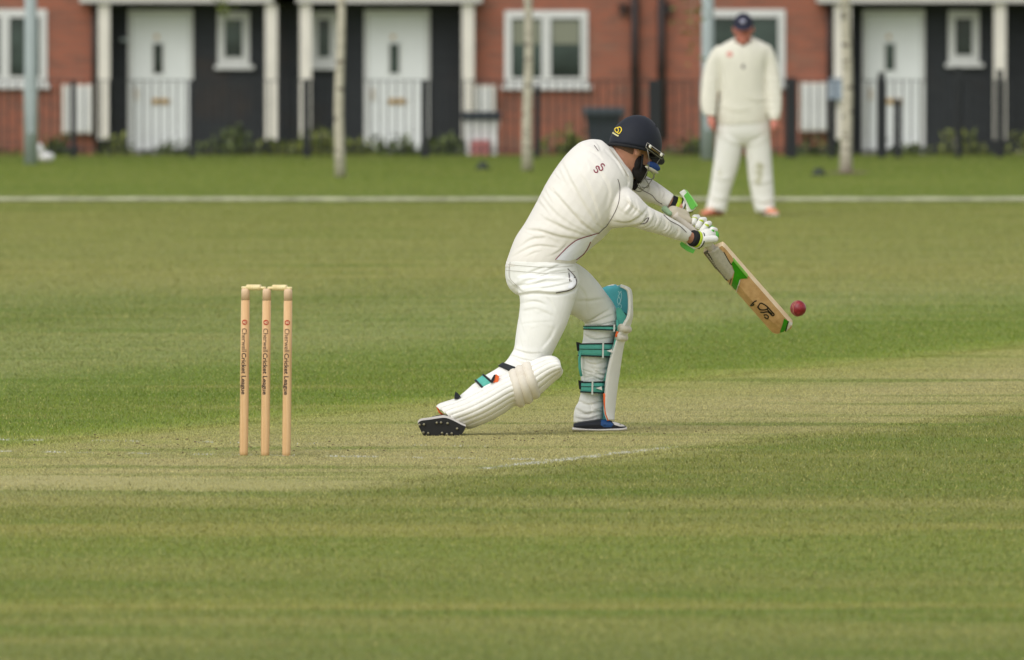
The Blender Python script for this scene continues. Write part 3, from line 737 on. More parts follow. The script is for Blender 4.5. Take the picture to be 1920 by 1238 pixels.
# pale rag at the foot of the lamp column, dark pot by the meter box
bag = fused([ellipsoid(W(70, 290, 130.6)+Vector((dx, 0, dz)), [Vector((rx,0,0)), Vector((0,0.08,0)), Vector((0,0,rz))], 14, 8) for dx, dz, rx, rz in ((0, .02, .09, .1), (.1, -.03, .1, .06), (.03, .06, .04, .07))], 0.008, 3)
tag(link_obj('litter_bag', bag, white_pl), 'crumpled white bag at the foot of the left lamp column', 'bag')
pot = empty('planter', W(122, 290, 140), 'dark planter standing below the left meter box', 'planter'); pg = W(122, 290, 140); pg.z = ZB
part('pot', lathe(pg, [(0.12, 0), (0.17, 0.3), (0.19, 0.31), (0.19, 0.35), (0.15, 0.35), (0.14, 0.3)], 18), dark_pl, pot)
part('soil', lathe(pg, [(0.138, 0.302), (0.05, 0.33)], 14), scuff, pot)

# ------------------------------------------------------------------ boundary rope
rope_m = M('rope', lin(204,204,170,0.62), 0.85, 0.25, 7, 0.6, 60, dist=0.006)
rp = [(x, Dy(379)+0.05*math.sin(x*1.3)+0.012*x*x*0.12, 0.022) for x in np.linspace(-20, 20, 240)]
V, Fs = tube(rp, 0.024, 10)
V = [Vector(v)+Vector((0, 0, 0.0025*math.sin(180*v[0]+3*(i % 10)))) for i, v in enumerate(V)]
tag(part('boundary_rope', (V, Fs), rope_m), 'pale rope marking the boundary across the far grass', 'rope')

# ------------------------------------------------------------------ people: shared pieces
def frame(fwd, up):
    f = Vector(fwd).normalized(); u = Vector(up); u = (u-f*u.dot(f)).normalized(); r = f.cross(u)
    return r, f, u
def head_geo(c, fr, k=1.0):
    r, f, u = fr; c = Vector(c)
    P = lambda x, y, z: c+(r*x+f*y+u*z)*k
    rows = [(-.122,.020,.082,.040), (-.112,.040,.094,.020), (-.088,.056,.098,-.020), (-.055,.064,.096,-.062), (-.02,.069,.095,-.086), (.02,.073,.094,-.099), (.052,.075,.093,-.101), (.082,.068,.080,-.090), (.105,.046,.052,-.064), (.116,.018,.018,-.030)]
    V = []
    for z, hw, yf, yb in catmull(rows, 24):
        for i in range(28):
            a = 2*math.pi*i/28; V.append(P(hw*math.cos(a), (yf+yb)/2+(yf-yb)/2*math.sin(a), z))
    out = [(V, grid_faces(24, 28))]
    E = lambda x, y, z, a, b, d: ellipsoid(P(x, y, z), [r*a*k, f*b*k, u*d*k], 14, 10)
    out += [E(0,.098,-.012,.010,.014,.026), E(0,.106,-.026,.015,.016,.012), E(0,.09,.028,.05,.012,.012)]      # nose, brow
    out += [E(0,.096,-.062,.024,.010,.007), E(0,.093,-.072,.02,.010,.006), E(0,.085,-.105,.026,.016,.016)]    # lips, chin
    for s in (-1, 1): out += [E(s*.078,-.030,-.010,.011,.020,.034), E(s*.046,.078,-.025,.02,.018,.016)]       # ears, cheeks
    return out, P
skin = M('skin', lin(196,140,112,0.85), 0.55, 0.10, 25, 0.15, 120); skin_red = M('ruddy_skin', lin(206,130,112,0.85), 0.55, 0.12, 25)
cream_cloth = M('cream_shirt_cloth', lin(236,231,221,0.89), 0.9, 0.03, 9, 0.25, 420, sheen=0.15, dist=0.001)
white_cloth = M('white_trouser_cloth', lin(237,236,229,0.92), 0.9, 0.03, 9, 0.25, 420, sheen=0.15, dist=0.001)
dark_thread = M('dark_piping', lin(88,76,76), 0.8, 0.1, 40); maroon = M('maroon_thread', lin(132,34,60), 0.8, 0.15, 60)

# ------------------------------------------------------------------ the batter
D0 = 50.6
foot = G(960, 814)
bat_man = empty('person', (0.0, D0, 0.0), 'batter in cream whites, navy helmet and leg pads lunging forward to drive', 'person')
B = bat_man
torso_rows = [(946,502,1074,500,.00,.165), (953,480,1080,492,.00,.168), (966,446,1108,466,.01,.175), (985,417,1130,447,.01,.185), (1007,377,1151,424,.02,.20),
    (1028,337,1171,394,.03,.205), (1048,307,1183,364,.04,.20), (1068,283,1187,340,.05,.175), (1088,267,1184,322,.06,.14), (1110,261,1168,304,.07,.10), (1128,263,1154,285,.07,.06)]
armN_rows = [(1108,335,1118,424,.0,.07), (1146,338,1134,430,-.02,.10), (1176,351,1158,428,-.045,.098), (1197,367,1186,426,-.05,.080), (1216,387,1206,432,-.03,.066),
    (1246,402,1233,439,.02,.054), (1273,417,1261,448,.075,.045), (1290,429,1279,453,.11,.038), (1297.5,436,1288,454,.125,.034), (1296,440,1290,451,.12,.026), (1286,435,1280,446,.10,.02)]
armF_rows = [(1150,300,1160,360,.14,.07), (1176,312,1172,370,.20,.082), (1198,322,1186,374,.23,.075), (1220,335,1206,377,.24,.062), (1244,351,1230,384,.23,.05), (1258,361,1245,391,.21,.043), (1263.5,366,1250,391,.205,.038), (1261,370,1253,387,.20,.028), (1252,364,1244,381,.20,.02)]
hip_rows = [(949,490,1074,488,.0,.166), (947,510,1082,505,.0,.172), (949,527,1086,527,.0,.178), (956,542,1086,540,.0,.175), (968,552,1082,550,.0,.16), (985,562,1070,560,.0,.12)]
legN_rows = [(966,520,1082,522,-.10,.10), (972,548,1083,545,-.115,.108), (975,566,1077,566,-.125,.105), (973,590,1070,588,-.135,.102), (969,614,1062,611,-.145,.098), (966,636,1049,637,-.155,.09),
    (964,652,1040,655,-.165,.082), (958,664,1030,674,-.17,.078), (947,679,1012,699,-.18,.075), (930,692,985,722,-.19,.07), (910,704,958,743,-.20,.067), (889,719,932,766,-.21,.062), (868,737,906,786,-.22,.056), (850,752,886,798,-.225,.05), (846,757,880,800,-.225,.04)]
legF_rows = [(1040,496,1040,575,.07,.10), (1066,488,1055,588,.12,.105), (1094,502,1070,590,.17,.10), (1116,523,1086,598,.22,.092), (1136,549,1096,606,.26,.085), (1151,570,1096,612,.285,.078),
    (1159,592,1094,622,.29,.075), (1156,615,1093,636,.29,.072), (1150,645,1088,660,.29,.07), (1142,690,1088,696,.29,.066), (1136,722,1090,726,.29,.058), (1132,748,1085,752,.29,.056), (1131,768,1077,768,.285,.06), (1130,786,1075.5,793,.285,.062), (1124,784,1082,789,.285,.045)]
# --- skin: one continuous body under the clothes
HC = W(1183, 280, D0+0.09)
hfr = frame((0.66, 0.66, -0.36), (0.17, 0.10, 0.97))
hg, HP = head_geo(HC, hfr)
def px_of(p): return tuple(to_px(np.array([p]))[0])
neck = loft([(1120,300,1160,345,.06,.07), (1143,276,1180,326,.075,.062), (1150,268,1190,313,.09,.06), (1160,262,1196,305,.10,.055)], D0)
wristN = tube([W(1262, 430, D0+.06), W(1285, 441, D0+.115), W(1300, 449, D0+.14), W(1316, 451, D0+.17)], [.03, .027, .026, .028], 14)
wristF = tube([W(1236, 366, D0+.22), W(1255, 379, D0+.205), W(1268, 386, D0+.20), W(1280, 390, D0+.20)], [.032, .028, .027, .03], 14)
body = fused([loft(q, D0, shrink=0.84) for q in (torso_rows, armN_rows[:-2], armF_rows[:-2], hip_rows, legN_rows[:-1], legF_rows[:-1])]+[neck, wristN, wristF]+hg, 0.006, 3)
link_obj('body', body, skin, B)
# --- trousers
tr = fused([loft(q, D0) for q in (hip_rows, legN_rows, legF_rows)], 0.0036, 10)
fold(tr, [([(968,551),(1000,546),(1040,548),(1068,543),(1084,532)], 11, 6), ([(952,522),(966,534),(985,547)], 4, 5),
    ([(985,512),(1015,500),(1040,499)], 4, 5), ([(1000,523),(1030,510),(1062,505)], 4, 5), ([(985,534),(1020,525),(1060,522)], 4, 5), ([(1010,540),(1040,535),(1070,528)], 3, 4),
    ([(978,566),(1004,562),(1024,569)], 2.5, 5), ([(979,580),(1005,576),(1032,586)], 1.8, 6), ([(974,606),(1000,602),(1040,600)], 1.0, 5),
    ([(1022,552),(1036,566),(1046,590)], 2, 6), ([(1046,612),(1036,634),(1018,656)], 3, 7),
    ([(962,652),(990,660),(1016,660)], 3, 4), ([(958,664),(985,673),(1016,676)], 3.4, 4), ([(962,668),(980,679),(1000,680)], 2, 5),
    ([(905,705),(925,708),(945,702)], 3, 5), ([(880,726),(900,722),(922,716)], 3, 4),
    ([(1078,600),(1105,596),(1140,578)], 5, 6), ([(1090,604),(1115,600),(1152,586)], 4, 5), ([(1096,611),(1125,607),(1156,600)], 4, 4), ([(1080,560),(1105,560),(1135,556)], 3, 7), ([(1085,530),(1100,552),(1102,580)], 3, 7),
    ([(1096,624),(1115,634),(1150,630)], 4, 5), ([(1092,668),(1110,680),(1135,676)], 4, 5), ([(1090,690),(1112,697),(1136,702)], 4, 5), ([(1096,706),(1115,704),(1132,712)], 3, 4), ([(1112,668),(1118,690),(1110,708)], 3, 5),
    ([(1078,762),(1100,772),(1128,768)], 6, 6), ([(1084,748),(1104,756),(1128,750)], 5, 5), ([(1078,780),(1100,784),(1126,776)], 4, 5), ([(1105,745),(1112,765),(1106,785)], 4, 5)])
wr = random.Random(8); auto = []
for _ in range(26):
    x, y = wr.uniform(968, 1040), wr.uniform(560, 690); an = R(wr.choice((wr.uniform(-20, 30), wr.uniform(60, 80)))); L = wr.uniform(10, 30); auto.append(([(x, y), (x+L*.5, y+L*.5*math.tan(an)-2), (x+L, y+L*math.tan(an))], wr.uniform(.3, 1.0), wr.uniform(4, 8)))
for _ in range(26):
    x, y = wr.uniform(1080, 1118), wr.uniform(600, 780); an = R(wr.uniform(-32, 25)); L = wr.uniform(16, 34); auto.append(([(x, y), (x+L*.5, y+L*.5*math.tan(an)+3), (x+L, y+L*math.tan(an))], wr.uniform(1.5, 3.6), wr.uniform(3, 6)))
for _ in range(14):
    x, y = wr.uniform(955, 1030), wr.uniform(500, 545); an = R(wr.uniform(-30, 0)); L = wr.uniform(25, 50); auto.append(([(x, y), (x+L*.5, y+L*.5*math.tan(an)-2), (x+L, y+L*math.tan(an))], wr.uniform(1.2, 2.8), wr.uniform(3, 6)))
fold(tr, auto)
trousers = link_obj('trousers', tr, white_cloth, B); tt = bvh(trousers)
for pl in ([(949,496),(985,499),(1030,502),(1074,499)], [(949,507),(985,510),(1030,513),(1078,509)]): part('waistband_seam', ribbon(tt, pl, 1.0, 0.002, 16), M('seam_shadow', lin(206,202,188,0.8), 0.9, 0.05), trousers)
for pl in ([(1064,504),(1078,520),(1080,533),(1070,543),(1042,549)], [(1066,512),(1068,528)]): part('pocket_piping', ribbon(tt, pl, 1.5, 0.002), dark_thread, trousers)
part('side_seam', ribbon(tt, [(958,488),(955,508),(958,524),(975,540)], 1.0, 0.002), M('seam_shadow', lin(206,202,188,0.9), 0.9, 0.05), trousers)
part('pocket_facing', patch(tt, [(1067,507),(1078,521),(1080,532),(1071,541),(1064,540),(1070,528)], 0.0015), M('white_facing', lin(240,240,240,0.95), 0.85, 0.03), trousers)
# --- shirt
collar = loft([(1138,281,1182,345,.07,.078), (1141,276,1187,340,.07,.08), (1146,272,1188,331,.075,.076), (1147,273,1185,328,.075,.070)], D0, 10)
sh = fused([loft(q, D0) for q in (torso_rows, armN_rows, armF_rows)]+[collar], 0.0036, 12)
fold(sh, [([(1056,300),(1078,345),(1100,385),(1124,422)], 5, 8), ([(1042,358),(1065,384),(1090,412),(1118,434)], 6, 7), ([(1086,318),(1108,356),(1122,392),(1130,424)], 4.5, 7), ([(1104,290),(1128,320),(1146,352),(1140,395)], 3.5, 8),
    ([(990,428),(1015,430),(1050,440),(1092,446)], 5, 7), ([(972,462),(995,446),(1022,442)], 3.5, 6), ([(962,478),(988,464),(1012,458),(1048,462)], 3.2, 5), ([(985,480),(1000,472),(1012,470)], 2, 4), ([(1020,405),(1060,424),(1105,440)], 4, 8), ([(1030,478),(1048,468),(1060,456)], 2.5, 5), ([(1010,352),(1040,392),(1080,425)], 3, 9),
    ([(1078,268),(1100,276),(1120,286),(1132,300)], 4, 6), ([(1112,262),(1122,272),(1126,284)], -3, 4), ([(1138,282),(1160,305),(1178,338)], 4, 5), ([(1176,326),(1180,340),(1178,352)], 5, 4),
    ([(1150,412),(1175,414),(1195,405),(1212,388)], 5, 6), ([(1146,424),(1170,424),(1196,418)], 4, 5), ([(1172,372),(1190,388),(1204,400)], 4, 6), ([(1188,424),(1203,416),(1212,400)], 3.5, 4.5), ([(1198,428),(1216,420),(1226,400)], 2.6, 3.5), ([(1204,431),(1224,424),(1230,412)], 2.8, 3), ([(1222,434),(1236,420),(1240,404)], 2.0, 3.5), ([(1232,438),(1247,430),(1252,420)], 2.2, 3), ([(1250,444),(1264,436),(1270,426)], 1.8, 3.5),
    ([(1205,340),(1218,350),(1214,366)], 4, 5), ([(1222,338),(1236,350),(1238,368)], 4, 5), ([(1240,352),(1246,364),(1242,378)], 4, 4)])
wr = random.Random(5); auto = []
for _ in range(46):
    x, y = wr.uniform(975, 1150), wr.uniform(290, 470); q = min(1, max(0, (y-300)/170)); an = R(62-46*q+wr.uniform(-9, 9)); L = wr.uniform(22, 60)
    auto.append(([(x, y), (x+L*.5*math.cos(an)+wr.uniform(-3, 3), y+L*.5*math.sin(an)), (x+L*math.cos(an), y+L*math.sin(an))], wr.uniform(0.4, 2.0)*(1-.6*q), wr.uniform(3.5, 8)))
for _ in range(16):
    t = wr.random(); x, y = 1170+t*110, 365+t*62; auto.append(([(x, y), (x+4, y+14), (x-6, y+28)], wr.uniform(1.5, 3), wr.uniform(3, 5)))
fold(sh, auto)
shirt = link_obj('shirt', sh, cream_cloth, B); ts = bvh(shirt)
for pl in ([(1158,336),(1162,352),(1160,380),(1150,404),(1137,424)], [(1137,424),(1128,432),(1122,438)], [(1244,403),(1256,414),(1274,424),(1287,436)], [(1188,346),(1205,357),(1222,366),(1232,377),(1242,383)], [(1200,420),(1210,418),(1217,408)], [(1114,273),(1122,284)]):
    part('piping', ribbon(ts, pl, 1.15, 0.0015), dark_thread, shirt)
part('side_panel', patch(ts, [(1041,487),(1055,472),(1070,458),(1086,448),(1104,443),(1122,437),(1112,448),(1104,460),(1096,474),(1082,485),(1068,489)], 0.0015), M('white_mesh_panel', lin(242,243,255,1.0), 0.85, 0.03, 30), shirt)
for pl in ([(1041,487),(1055,472),(1070,458),(1086,448),(1122,437)], [(1107,453),(1102,464),(1094,476),(1080,487)]): part('panel_piping', ribbon(ts, pl, 1.5, 0.0025), maroon, shirt)
for k, (ox, oy) in enumerate(((-1,.5), (8.2,-3.6))):
    part('crest', ribbon(ts, [(1114+ox,318+oy),(1117+ox,323+oy),(1121+ox,322.5+oy),(1121+ox,318+oy),(1118.4+ox,314.5+oy),(1120+ox,311.5+oy),(1123.5+ox,312.5+oy),(1125+ox,316+oy)], 1.9, 0.0025, 30), maroon, shirt)
part('seam', ribbon(ts, [(1142,279),(1160,303),(1178,332)], 1.2, 0.002), M('seam_cream', lin(208,198,176,0.9), 0.9, 0.05), shirt)
part('cuff_mark', ribbon(ts, [(1206,420),(1213,416),(1216,409),(1211,410),(1207,414)], 1.2, 0.0025, 20), dark_thread, shirt)


hair_m = M('brown_hair', lin(104,78,60), 0.8, 0.3, 180, 0.6, 300, stretch=(1,1,3)); beard_m = M('dark_beard', lin(28,22,20), 0.85, 0.3, 180, 0.8, 260)
r_, f_, u_h = hfr
V = []
rows = []
for z, hw, yf, yb in catmull([(-.048,.060,.02,-.058), (-.02,.070,.03,-.088), (.02,.0755,.04,-.102), (.052,.0775,.045,-.104), (.082,.07,.04,-.094), (.107,.047,.02,-.066)], 16):
    for i in range(20):
        a = R(205)+R(130)*i/19; V.append(HP(hw*1.005*math.cos(a), -yb*math.sin(a), z))
part('hair', (V, grid_faces(16, 20, False, False)), hair_m, B)
be = fused([ellipsoid(HP(s*.05, .045, -.088), [r_*.024, f_*.045, u_h*.04], 14, 10) for s in (-1, 1)]+[ellipsoid(HP(s*.063, .006, -.056), [r_*.012, f_*.018, u_h*.036], 12, 8) for s in (-1, 1)]+
    [ellipsoid(HP(0, .074, -.112), [r_*.038, f_*.03, u_h*.028], 14, 10), ellipsoid(HP(0, .098, -.088), [r_*.034, f_*.016, u_h*.02], 12, 8), ellipsoid(HP(0.01, .08, -.138), [r_*.014, f_*.016, u_h*.028], 10, 8)], 0.004, 3)
link_obj('beard', be, beard_m, B)
navy = M('navy_helmet_cloth', lin(24,28,40,0.8), 0.7, 0.08, 40, 0.25, 500, sheen=0.04, dist=0.0008); steel = M('grille_steel', lin(146,142,132), 0.4, 0.08, 40, metal=0.8)
black_pad = M('black_padding', lin(26,26,28), 0.8, 0.1, 40); yellow = M('yellow_print', lin(226,196,50,0.95), 0.6, 0.05); pale_print = M('pale_print', lin(214,206,150,0.9), 0.6, 0.05); blue_pad = M('blue_visor_pad', lin(30,62,120), 0.6, 0.1, 30)
hc = lambda x, y, z: HP(x+.012, y+.008, z+.018)
ax_, ay_, az_ = .1085, .126, .141
V = []; NR, NS = 18, 40
for i in range(NR):
    for k in range(NS):
        a = 2*math.pi*k/NS; front = math.sin(a)
        zl = -.012-.020*max(0, -front)+.004*max(0, front)          # the rim dips at the nape
        thm = math.acos(max(-0.9, zl/az_)); th = 0.03+(thm-0.03)*i/(NR-1)
        V.append(hc(ax_*math.sin(th)*math.cos(a), ay_*math.sin(th)*math.sin(a), az_*math.cos(th)))
me = modified((V, grid_faces(NR, NS, True, False)+[tuple(range(NS))]), [('SOLIDIFY', dict(thickness=0.012, offset=-1))])
helmet = link_obj('helmet', me, navy, B); th_ = bvh(helmet)
V = []
for j in range(5):
    for i in range(17):
        a = R(28)+R(124)*i/16; q = j/4; ex = 1+0.40*q*math.sin(a)**1.2
        V.append(hc(ax_*1.005*math.cos(a)*(1+.05*q), ay_*math.sin(a)*ex, -.004-.016*q*math.sin(a)))
me = modified((V, grid_faces(5, 17, False, False)), [('SOLIDIFY', dict(thickness=0.006, offset=0))]); link_obj('peak', me, navy, helmet)
part('vent', ribbon(th_, [(1229,232),(1232,230.5),(1234.5,234),(1232.5,238),(1229.5,236.5),(1229,232)], 1.2, 0.0015, 24), black_pad, helmet)
part('button', ellipsoid(hc(0, 0, az_), [r_*.008, f_*.008, u_h*.003], 10, 6), navy, helmet)
for pl in ([(1153,242),(1157,240),(1160,244),(1158,248.5),(1154.5,247),(1153,242)], [(1157,240),(1163,239),(1165.5,244),(1161,251),(1158,249)]): part('badge', ribbon(th_, pl, 1.7, 0.0015, 30), yellow, helmet)
part('badge_lettering', ribbon(th_, [(1149,249),(1155,253),(1160,255.5)], 2.6, 0.0015), pale_print, helmet)
part('rim_padding', tube([hc(ax_*.95*math.cos(a), ay_*.95*math.sin(a), -.016-.020*max(0, -math.sin(a))) for a in np.linspace(R(150), R(390), 26)], 0.007, 8), black_pad, helmet)
part('nape_strap', tube([W(1157, 264, D0+.03), W(1156, 270, D0+.03), W(1157.5, 274, D0+.035)], 0.0035, 8), steel, helmet)
# grille: brackets and bars round the face
for s in (-1, 1):
    br = [HP(s*.113+.01, -.032, .026), HP(s*.113+.01, .088, .014), HP(s*.112+.01, .085, -.008), HP(s*.113+.01, -.034, .004), HP(s*.113+.01, -.032, .026)]
    part('grille_bracket', tube(br, 0.0024, 6), steel, helmet)
    part('bracket_plate', tube([HP(s*.1135+.01, -.02, .014), HP(s*.1135+.01, .08, .004)], 0.0045, 6), M('bronze_plate', lin(110,92,52), 0.4, 0.1, 40, metal=0.5), helmet)
    for yy, zz in ((-.012, .016), (.068, .007)): part('screw', ellipsoid(HP(s*.117+.01, yy, zz), [r_*.004, f_*.0085, u_h*.0085], 12, 8), M('white_screw', lin(236,232,218), 0.4, 0.03), helmet)
def bar(yr, zr, w, drop=0.0, a0=24, a1=156):
    return [HP(w*math.cos(R(a)), -.005+yr*math.sin(R(a)), zr-drop*math.sin(R(a))) for a in np.linspace(a0, a1, 18)]
for yr, z, w, dr in ((.155, -.035, .110, .012), (.165, -.068, .106, .016), (.155, -.105, .088, .022), (.13, -.135, .062, .02)):
    part('grille_bar', tube(bar(yr, z, w, dr), 0.0019, 6), steel, helmet)
for s in (-1, 1):
    part('grille_bar', tube([HP(s*.115+.006, -.02, .004), HP(s*.112, .02, -.036), HP(s*.104, .04, -.070), HP(s*.085, .05, -.108), HP(s*.06, .06, -.138)], 0.0019, 6), steel, helmet)
    part('grille_bar', tube([HP(s*.104, .09, .0), HP(s*.088, .09, -.04), HP(s*.07, .118, -.078), HP(s*.04, .13, -.12), HP(s*.03, .112, -.15)], 0.0019, 6), steel, helmet)
part('cheek_guard', fused([ellipsoid(HP(.088, .06, -.035), [r_*.012, f_*.035, u_h*.02], 12, 8), ellipsoid(HP(.082, .09, -.045), [r_*.012, f_*.03, u_h*.016], 12, 8)], 0.004, 2) and ellipsoid(HP(.092, .078, -.046), [r_*.012, f_*.042, u_h*.017], 14, 10), blue_pad, helmet)
part('cheek_guard', ellipsoid(HP(.094, .07, -.066), [r_*.010, f_*.045, u_h*.008], 14, 10), M('pale_rubber', lin(196,190,170), 0.5, 0.05), helmet)
part('chin_strap', tube([HP(.082, .0, -.02), HP(.078, .02, -.07), HP(.05, .05, -.125), HP(.0, .07, -.152)], 0.005, 8), black_pad, helmet)

# --- leg pads
pad_white = M('pad_white', lin(236,234,226,0.9), 0.75, 0.04, 14, 0.2, 160, dirt=(lin(196,178,146,0.9), 9, 0.55, 0.78, 0.5), dist=0.001)
roll_white = M('knee_roll_white', lin(228,220,204,0.86), 0.75, 0.04, 14, 0.2, 160, dirt=(lin(196,176,146,0.85), 12, 0.5, 0.75, 0.45), dist=0.001)
teal = M('teal_strap', lin(86,172,156,0.98), 0.7, 0.08, 60, 0.2, 500); teal_lining = M('turquoise_lining', lin(84,180,190,0.9), 0.65, 0.06, 20); strap_black = M('black_strap_edge', lin(28,32,36), 0.7, 0.1, 60)
orange = M('orange_binding', lin(240,110,52,0.95), 0.6, 0.06, 30); chrome = M('buckle', lin(206,212,206), 0.35, 0.05, 30, metal=0.4)
def sheet(rows, nv, nu, ribs, rib_h, bulge, D, dfun=None, valley=None):
    """pad face: rows of (Ax,Ay,Bx,By,d): upper-left edge, lower-right edge, depth of the edges"""
    rr = catmull(rows, nv); V = []
    for Ax, Ay, Bx, By, d in rr:
        for j in range(nu):
            u = j/(nu-1); s = math.sin(math.pi*u)
            rib = rib_h*(abs(math.sin(math.pi*ribs*u))**0.55)
            V.append(W(Ax+(Bx-Ax)*u, Ay+(By-Ay)*u, D+d-bulge*s**0.75-rib*(0.35+0.65*s)))
    return V, grid_faces(nv, nu, False, False)
padN = empty('leg_pad', B.location, None, None); padN.name = 'leg_pad'; padN.parent = B; padN.location = (0,0,0); origin[padN.name] = origin[B.name]
face_rows = [(820,764,876,801,-.215), (827,759,885,800,-.225), (854,750,903,793,-.24), (880,738,925,783,-.24), (911,722,945,771,-.24), (940,707,963,759,-.235), (962,695,979,756,-.23)]
me = modified(sheet(face_rows, 40, 73, 7, 0.013, 0.075, D0), [('SOLIDIFY', dict(thickness=0.016, offset=0))]); pf = link_obj('pad_face', me, pad_white, padN)
top_rows = [(992,682,1010,738,-.24), (1005,677,1024,725,-.245), (1019,672,1036,714,-.25), (1031,670.5,1046,706,-.255), (1041,673,1051,700,-.255), (1047,679,1052,694,-.25)]
me = modified(sheet(top_rows, 22, 61, 6, 0.013, 0.062, D0), [('SOLIDIFY', dict(thickness=0.018, offset=0))]); link_obj('pad_top', me, pad_white, padN)
for (ax, ay, bx, by), rr_ in (((962,696,977,759), .023), ((974,690,991,752), .025), ((987,684,1004,743), .025)):
    P = []
    for u in np.linspace(0, 1, 18): P.append(W(ax+(bx-ax)*u, ay+(by-ay)*u, D0-.235-.078*math.sin(math.pi*u)**0.75))
    part('knee_roll', tube(P, [rr_*(0.62 if i in (0, 17) else 1) for i in range(18)], 14), roll_white, padN)
tp = bvh(pf)
part('pad_binding', tube([W(*q, D0-.222) for q in ((834,781),(824,773),(820,764),(828,758),(842,753),(856,749))], 0.0045, 8), orange, padN)
def band(rowa, rowb, grow, D, seg=40, a0=0, a1=360, n=4):
    """a strap wrapped round a limb between two of its cross-sections"""
    V = []
    for i in range(n):
        q = np.array(rowa)*(1-i/(n-1))+np.array(rowb)*i/(n-1)
        Lx, Ly, Rx, Ry, dc, hd = q; cx, cy = (Lx+Rx)/2, (Ly+Ry)/2; L = math.hypot(Lx-Rx, Ly-Ry)/2; k = 1+grow*F/D/L
        for j in range(seg):
            a = R(a0+(a1-a0)*j/(seg-1)); c = math.copysign(abs(math.cos(a))**(2/2.2), math.cos(a)); s = math.copysign(abs(math.sin(a))**(2/2.2), math.sin(a))
            V.append(W(cx+(Lx-Rx)/2*k*c, cy+(Ly-Ry)/2*k*c, D+dc+(hd+grow)*s))
    return V, grid_faces(n, seg, False, False)
def thick(geo, t=0.003): return modified(geo, [('SOLIDIFY', dict(thickness=t, offset=1))])
rN = lambda i: np.array(legN_rows[i], float)
mixr = lambda rows, t: (lambda i, u: np.array(rows[i], float)*(1-u)+np.array(rows[i+1], float)*u)(int(t), t-int(t))
def strap(pad, rows, t0, t1, mat, grow, trims=True, name='strap'):
    s = link_obj(name, thick(band(mixr(rows, t0), mixr(rows, t1), grow, D0)), mat, pad)
    if trims:
        e = (t1-t0)*0.17
        for q in ((t0, t0+e), (t1-e, t1)): link_obj('strap_edge', thick(band(mixr(rows, q[0]), mixr(rows, q[1]), grow+0.003, D0)), strap_black, pad)
    return s
strap(padN, legN_rows, 8.15, 8.65, strap_black, 0.004, False)
strap(padN, legN_rows, 10.0, 10.85, teal, 0.005)
strap(padN, legN_rows, 12.35, 12.7, strap_black, 0.005, False)
part('strap_tab', prism_px([(927,704),(930,701.5),(936,706),(934,716),(925,718)], D0-.285, 0.012), orange, padN, False)
part('buckle', prism_px([(921,712),(926,703),(929,702.5),(927,712),(924,718),(919,717)], D0-.29, 0.012), strap_black, padN, False)
part('buckle', prism_px([(852,742),(854,734),(859,738),(864,744),(858,748),(852,748)], D0-.28, 0.03), strap_black, padN, False)

padF = bpy.data.objects.new('leg_pad', None); col.objects.link(padF); padF.parent = B; origin[padF.name] = origin[B.name]
rowsF = [(536,1149,1163,1163,.02), (540,1136,1171,1172,.0), (547,1127,1175,1178,.0), (570,1130,1177,1180,0), (592,1133,1179,1178,0), (606,1136,1178,1171,0), (625,1134,1174,1160,0), (640,1130,1168,1154,0), (665,1122,1163,1147,0), (700,1112,1158,1139,0), (735,1108,1153,1135,0), (770,1106,1149,1134,0), (788,1112,1147,1140,0)]
V = []
rr = catmull(rowsF, 60); NU = 33
for yy, Fx, Mx, Nx, dd in rr:
    for j in range(NU):
        u = j/(NU-1)
        q = (1-u)**2*Fx+2*u*(1-u)*(2*Mx-(Fx+Nx)/2)+u*u*Nx if u < 0.5 else (1-u)**2*Fx+2*u*(1-u)*(2*Mx-(Fx+Nx)/2)+u*u*Nx
        V.append(W(q+0.6*math.sin(yy*0.9)*(1 if 606 < yy < 640 else 0), yy, D0+.44+dd-.245*u))
me = modified((V, grid_faces(60, NU, False, False)), [('SOLIDIFY', dict(thickness=0.013, offset=0, material_offset=1, material_offset_rim=2))])
pfF = link_obj('pad_face', me, [pad_white, teal_lining, pad_white], padF)
# which side is the lining: faces that look back towards the leg
leg_c = np.array(W(1118, 690, D0+.29)); v_, n_ = me_np(me)
for p in me.polygons:
    px, py = px_of(np.array(p.center)+np.array(origin[B.name])); ctr = np.array(W(1118 if py > 610 else 1135, py, D0+.30))-np.array(origin[B.name])
    p.material_index = 1 if (ctr-np.array(p.center)).dot(np.array(p.normal)) > 0.25*np.linalg.norm(ctr-np.array(p.center)) else 0
tF = bvh(pfF)
part('knee_roll', tube([W(x, y, D0+d) for x, y, d in ((1140,617,.42),(1168,619,.36),(1178,618,.28),(1174,618,.22),(1163,614,.19))], 0.017, 12), roll_white, padF)
part('knee_roll', tube([W(x, y, D0+d) for x, y, d in ((1136,632,.42),(1163,634,.36),(1172,634,.28),(1167,634,.22),(1158,632,.19))], 0.015, 12), roll_white, padF)
lg = [[(1160,546),(1162,551),(1159,556)], [(1161,551),(1166,546)], [(1164,546),(1166,554),(1164,566),(1161,572)], [(1161,556),(1164,564),(1160,570),(1158,563),(1161,556)], [(1159,573),(1163,570),(1166,575),(1162,580),(1159,576)]]
for pl in lg: part('pad_logo', ribbon(tF, pl, 1.3, 0.0015, 14), M('pale_turquoise_print', lin(176,226,226,0.95), 0.6, 0.03), padF)
part('knee_strap', ribbon(tF, [(1158,580),(1168,585),(1176,592),(1174,602)], 2.2, 0.003), strap_black, padF)
part('inner_lining', tube([W(1157, 600, D0+.215), W(1159, 618, D0+.205), W(1154, 640, D0+.2), W(1147, 670, D0+.2), W(1140, 695, D0+.205), W(1134, 715, D0+.21)], 0.006, 8), teal, padF)
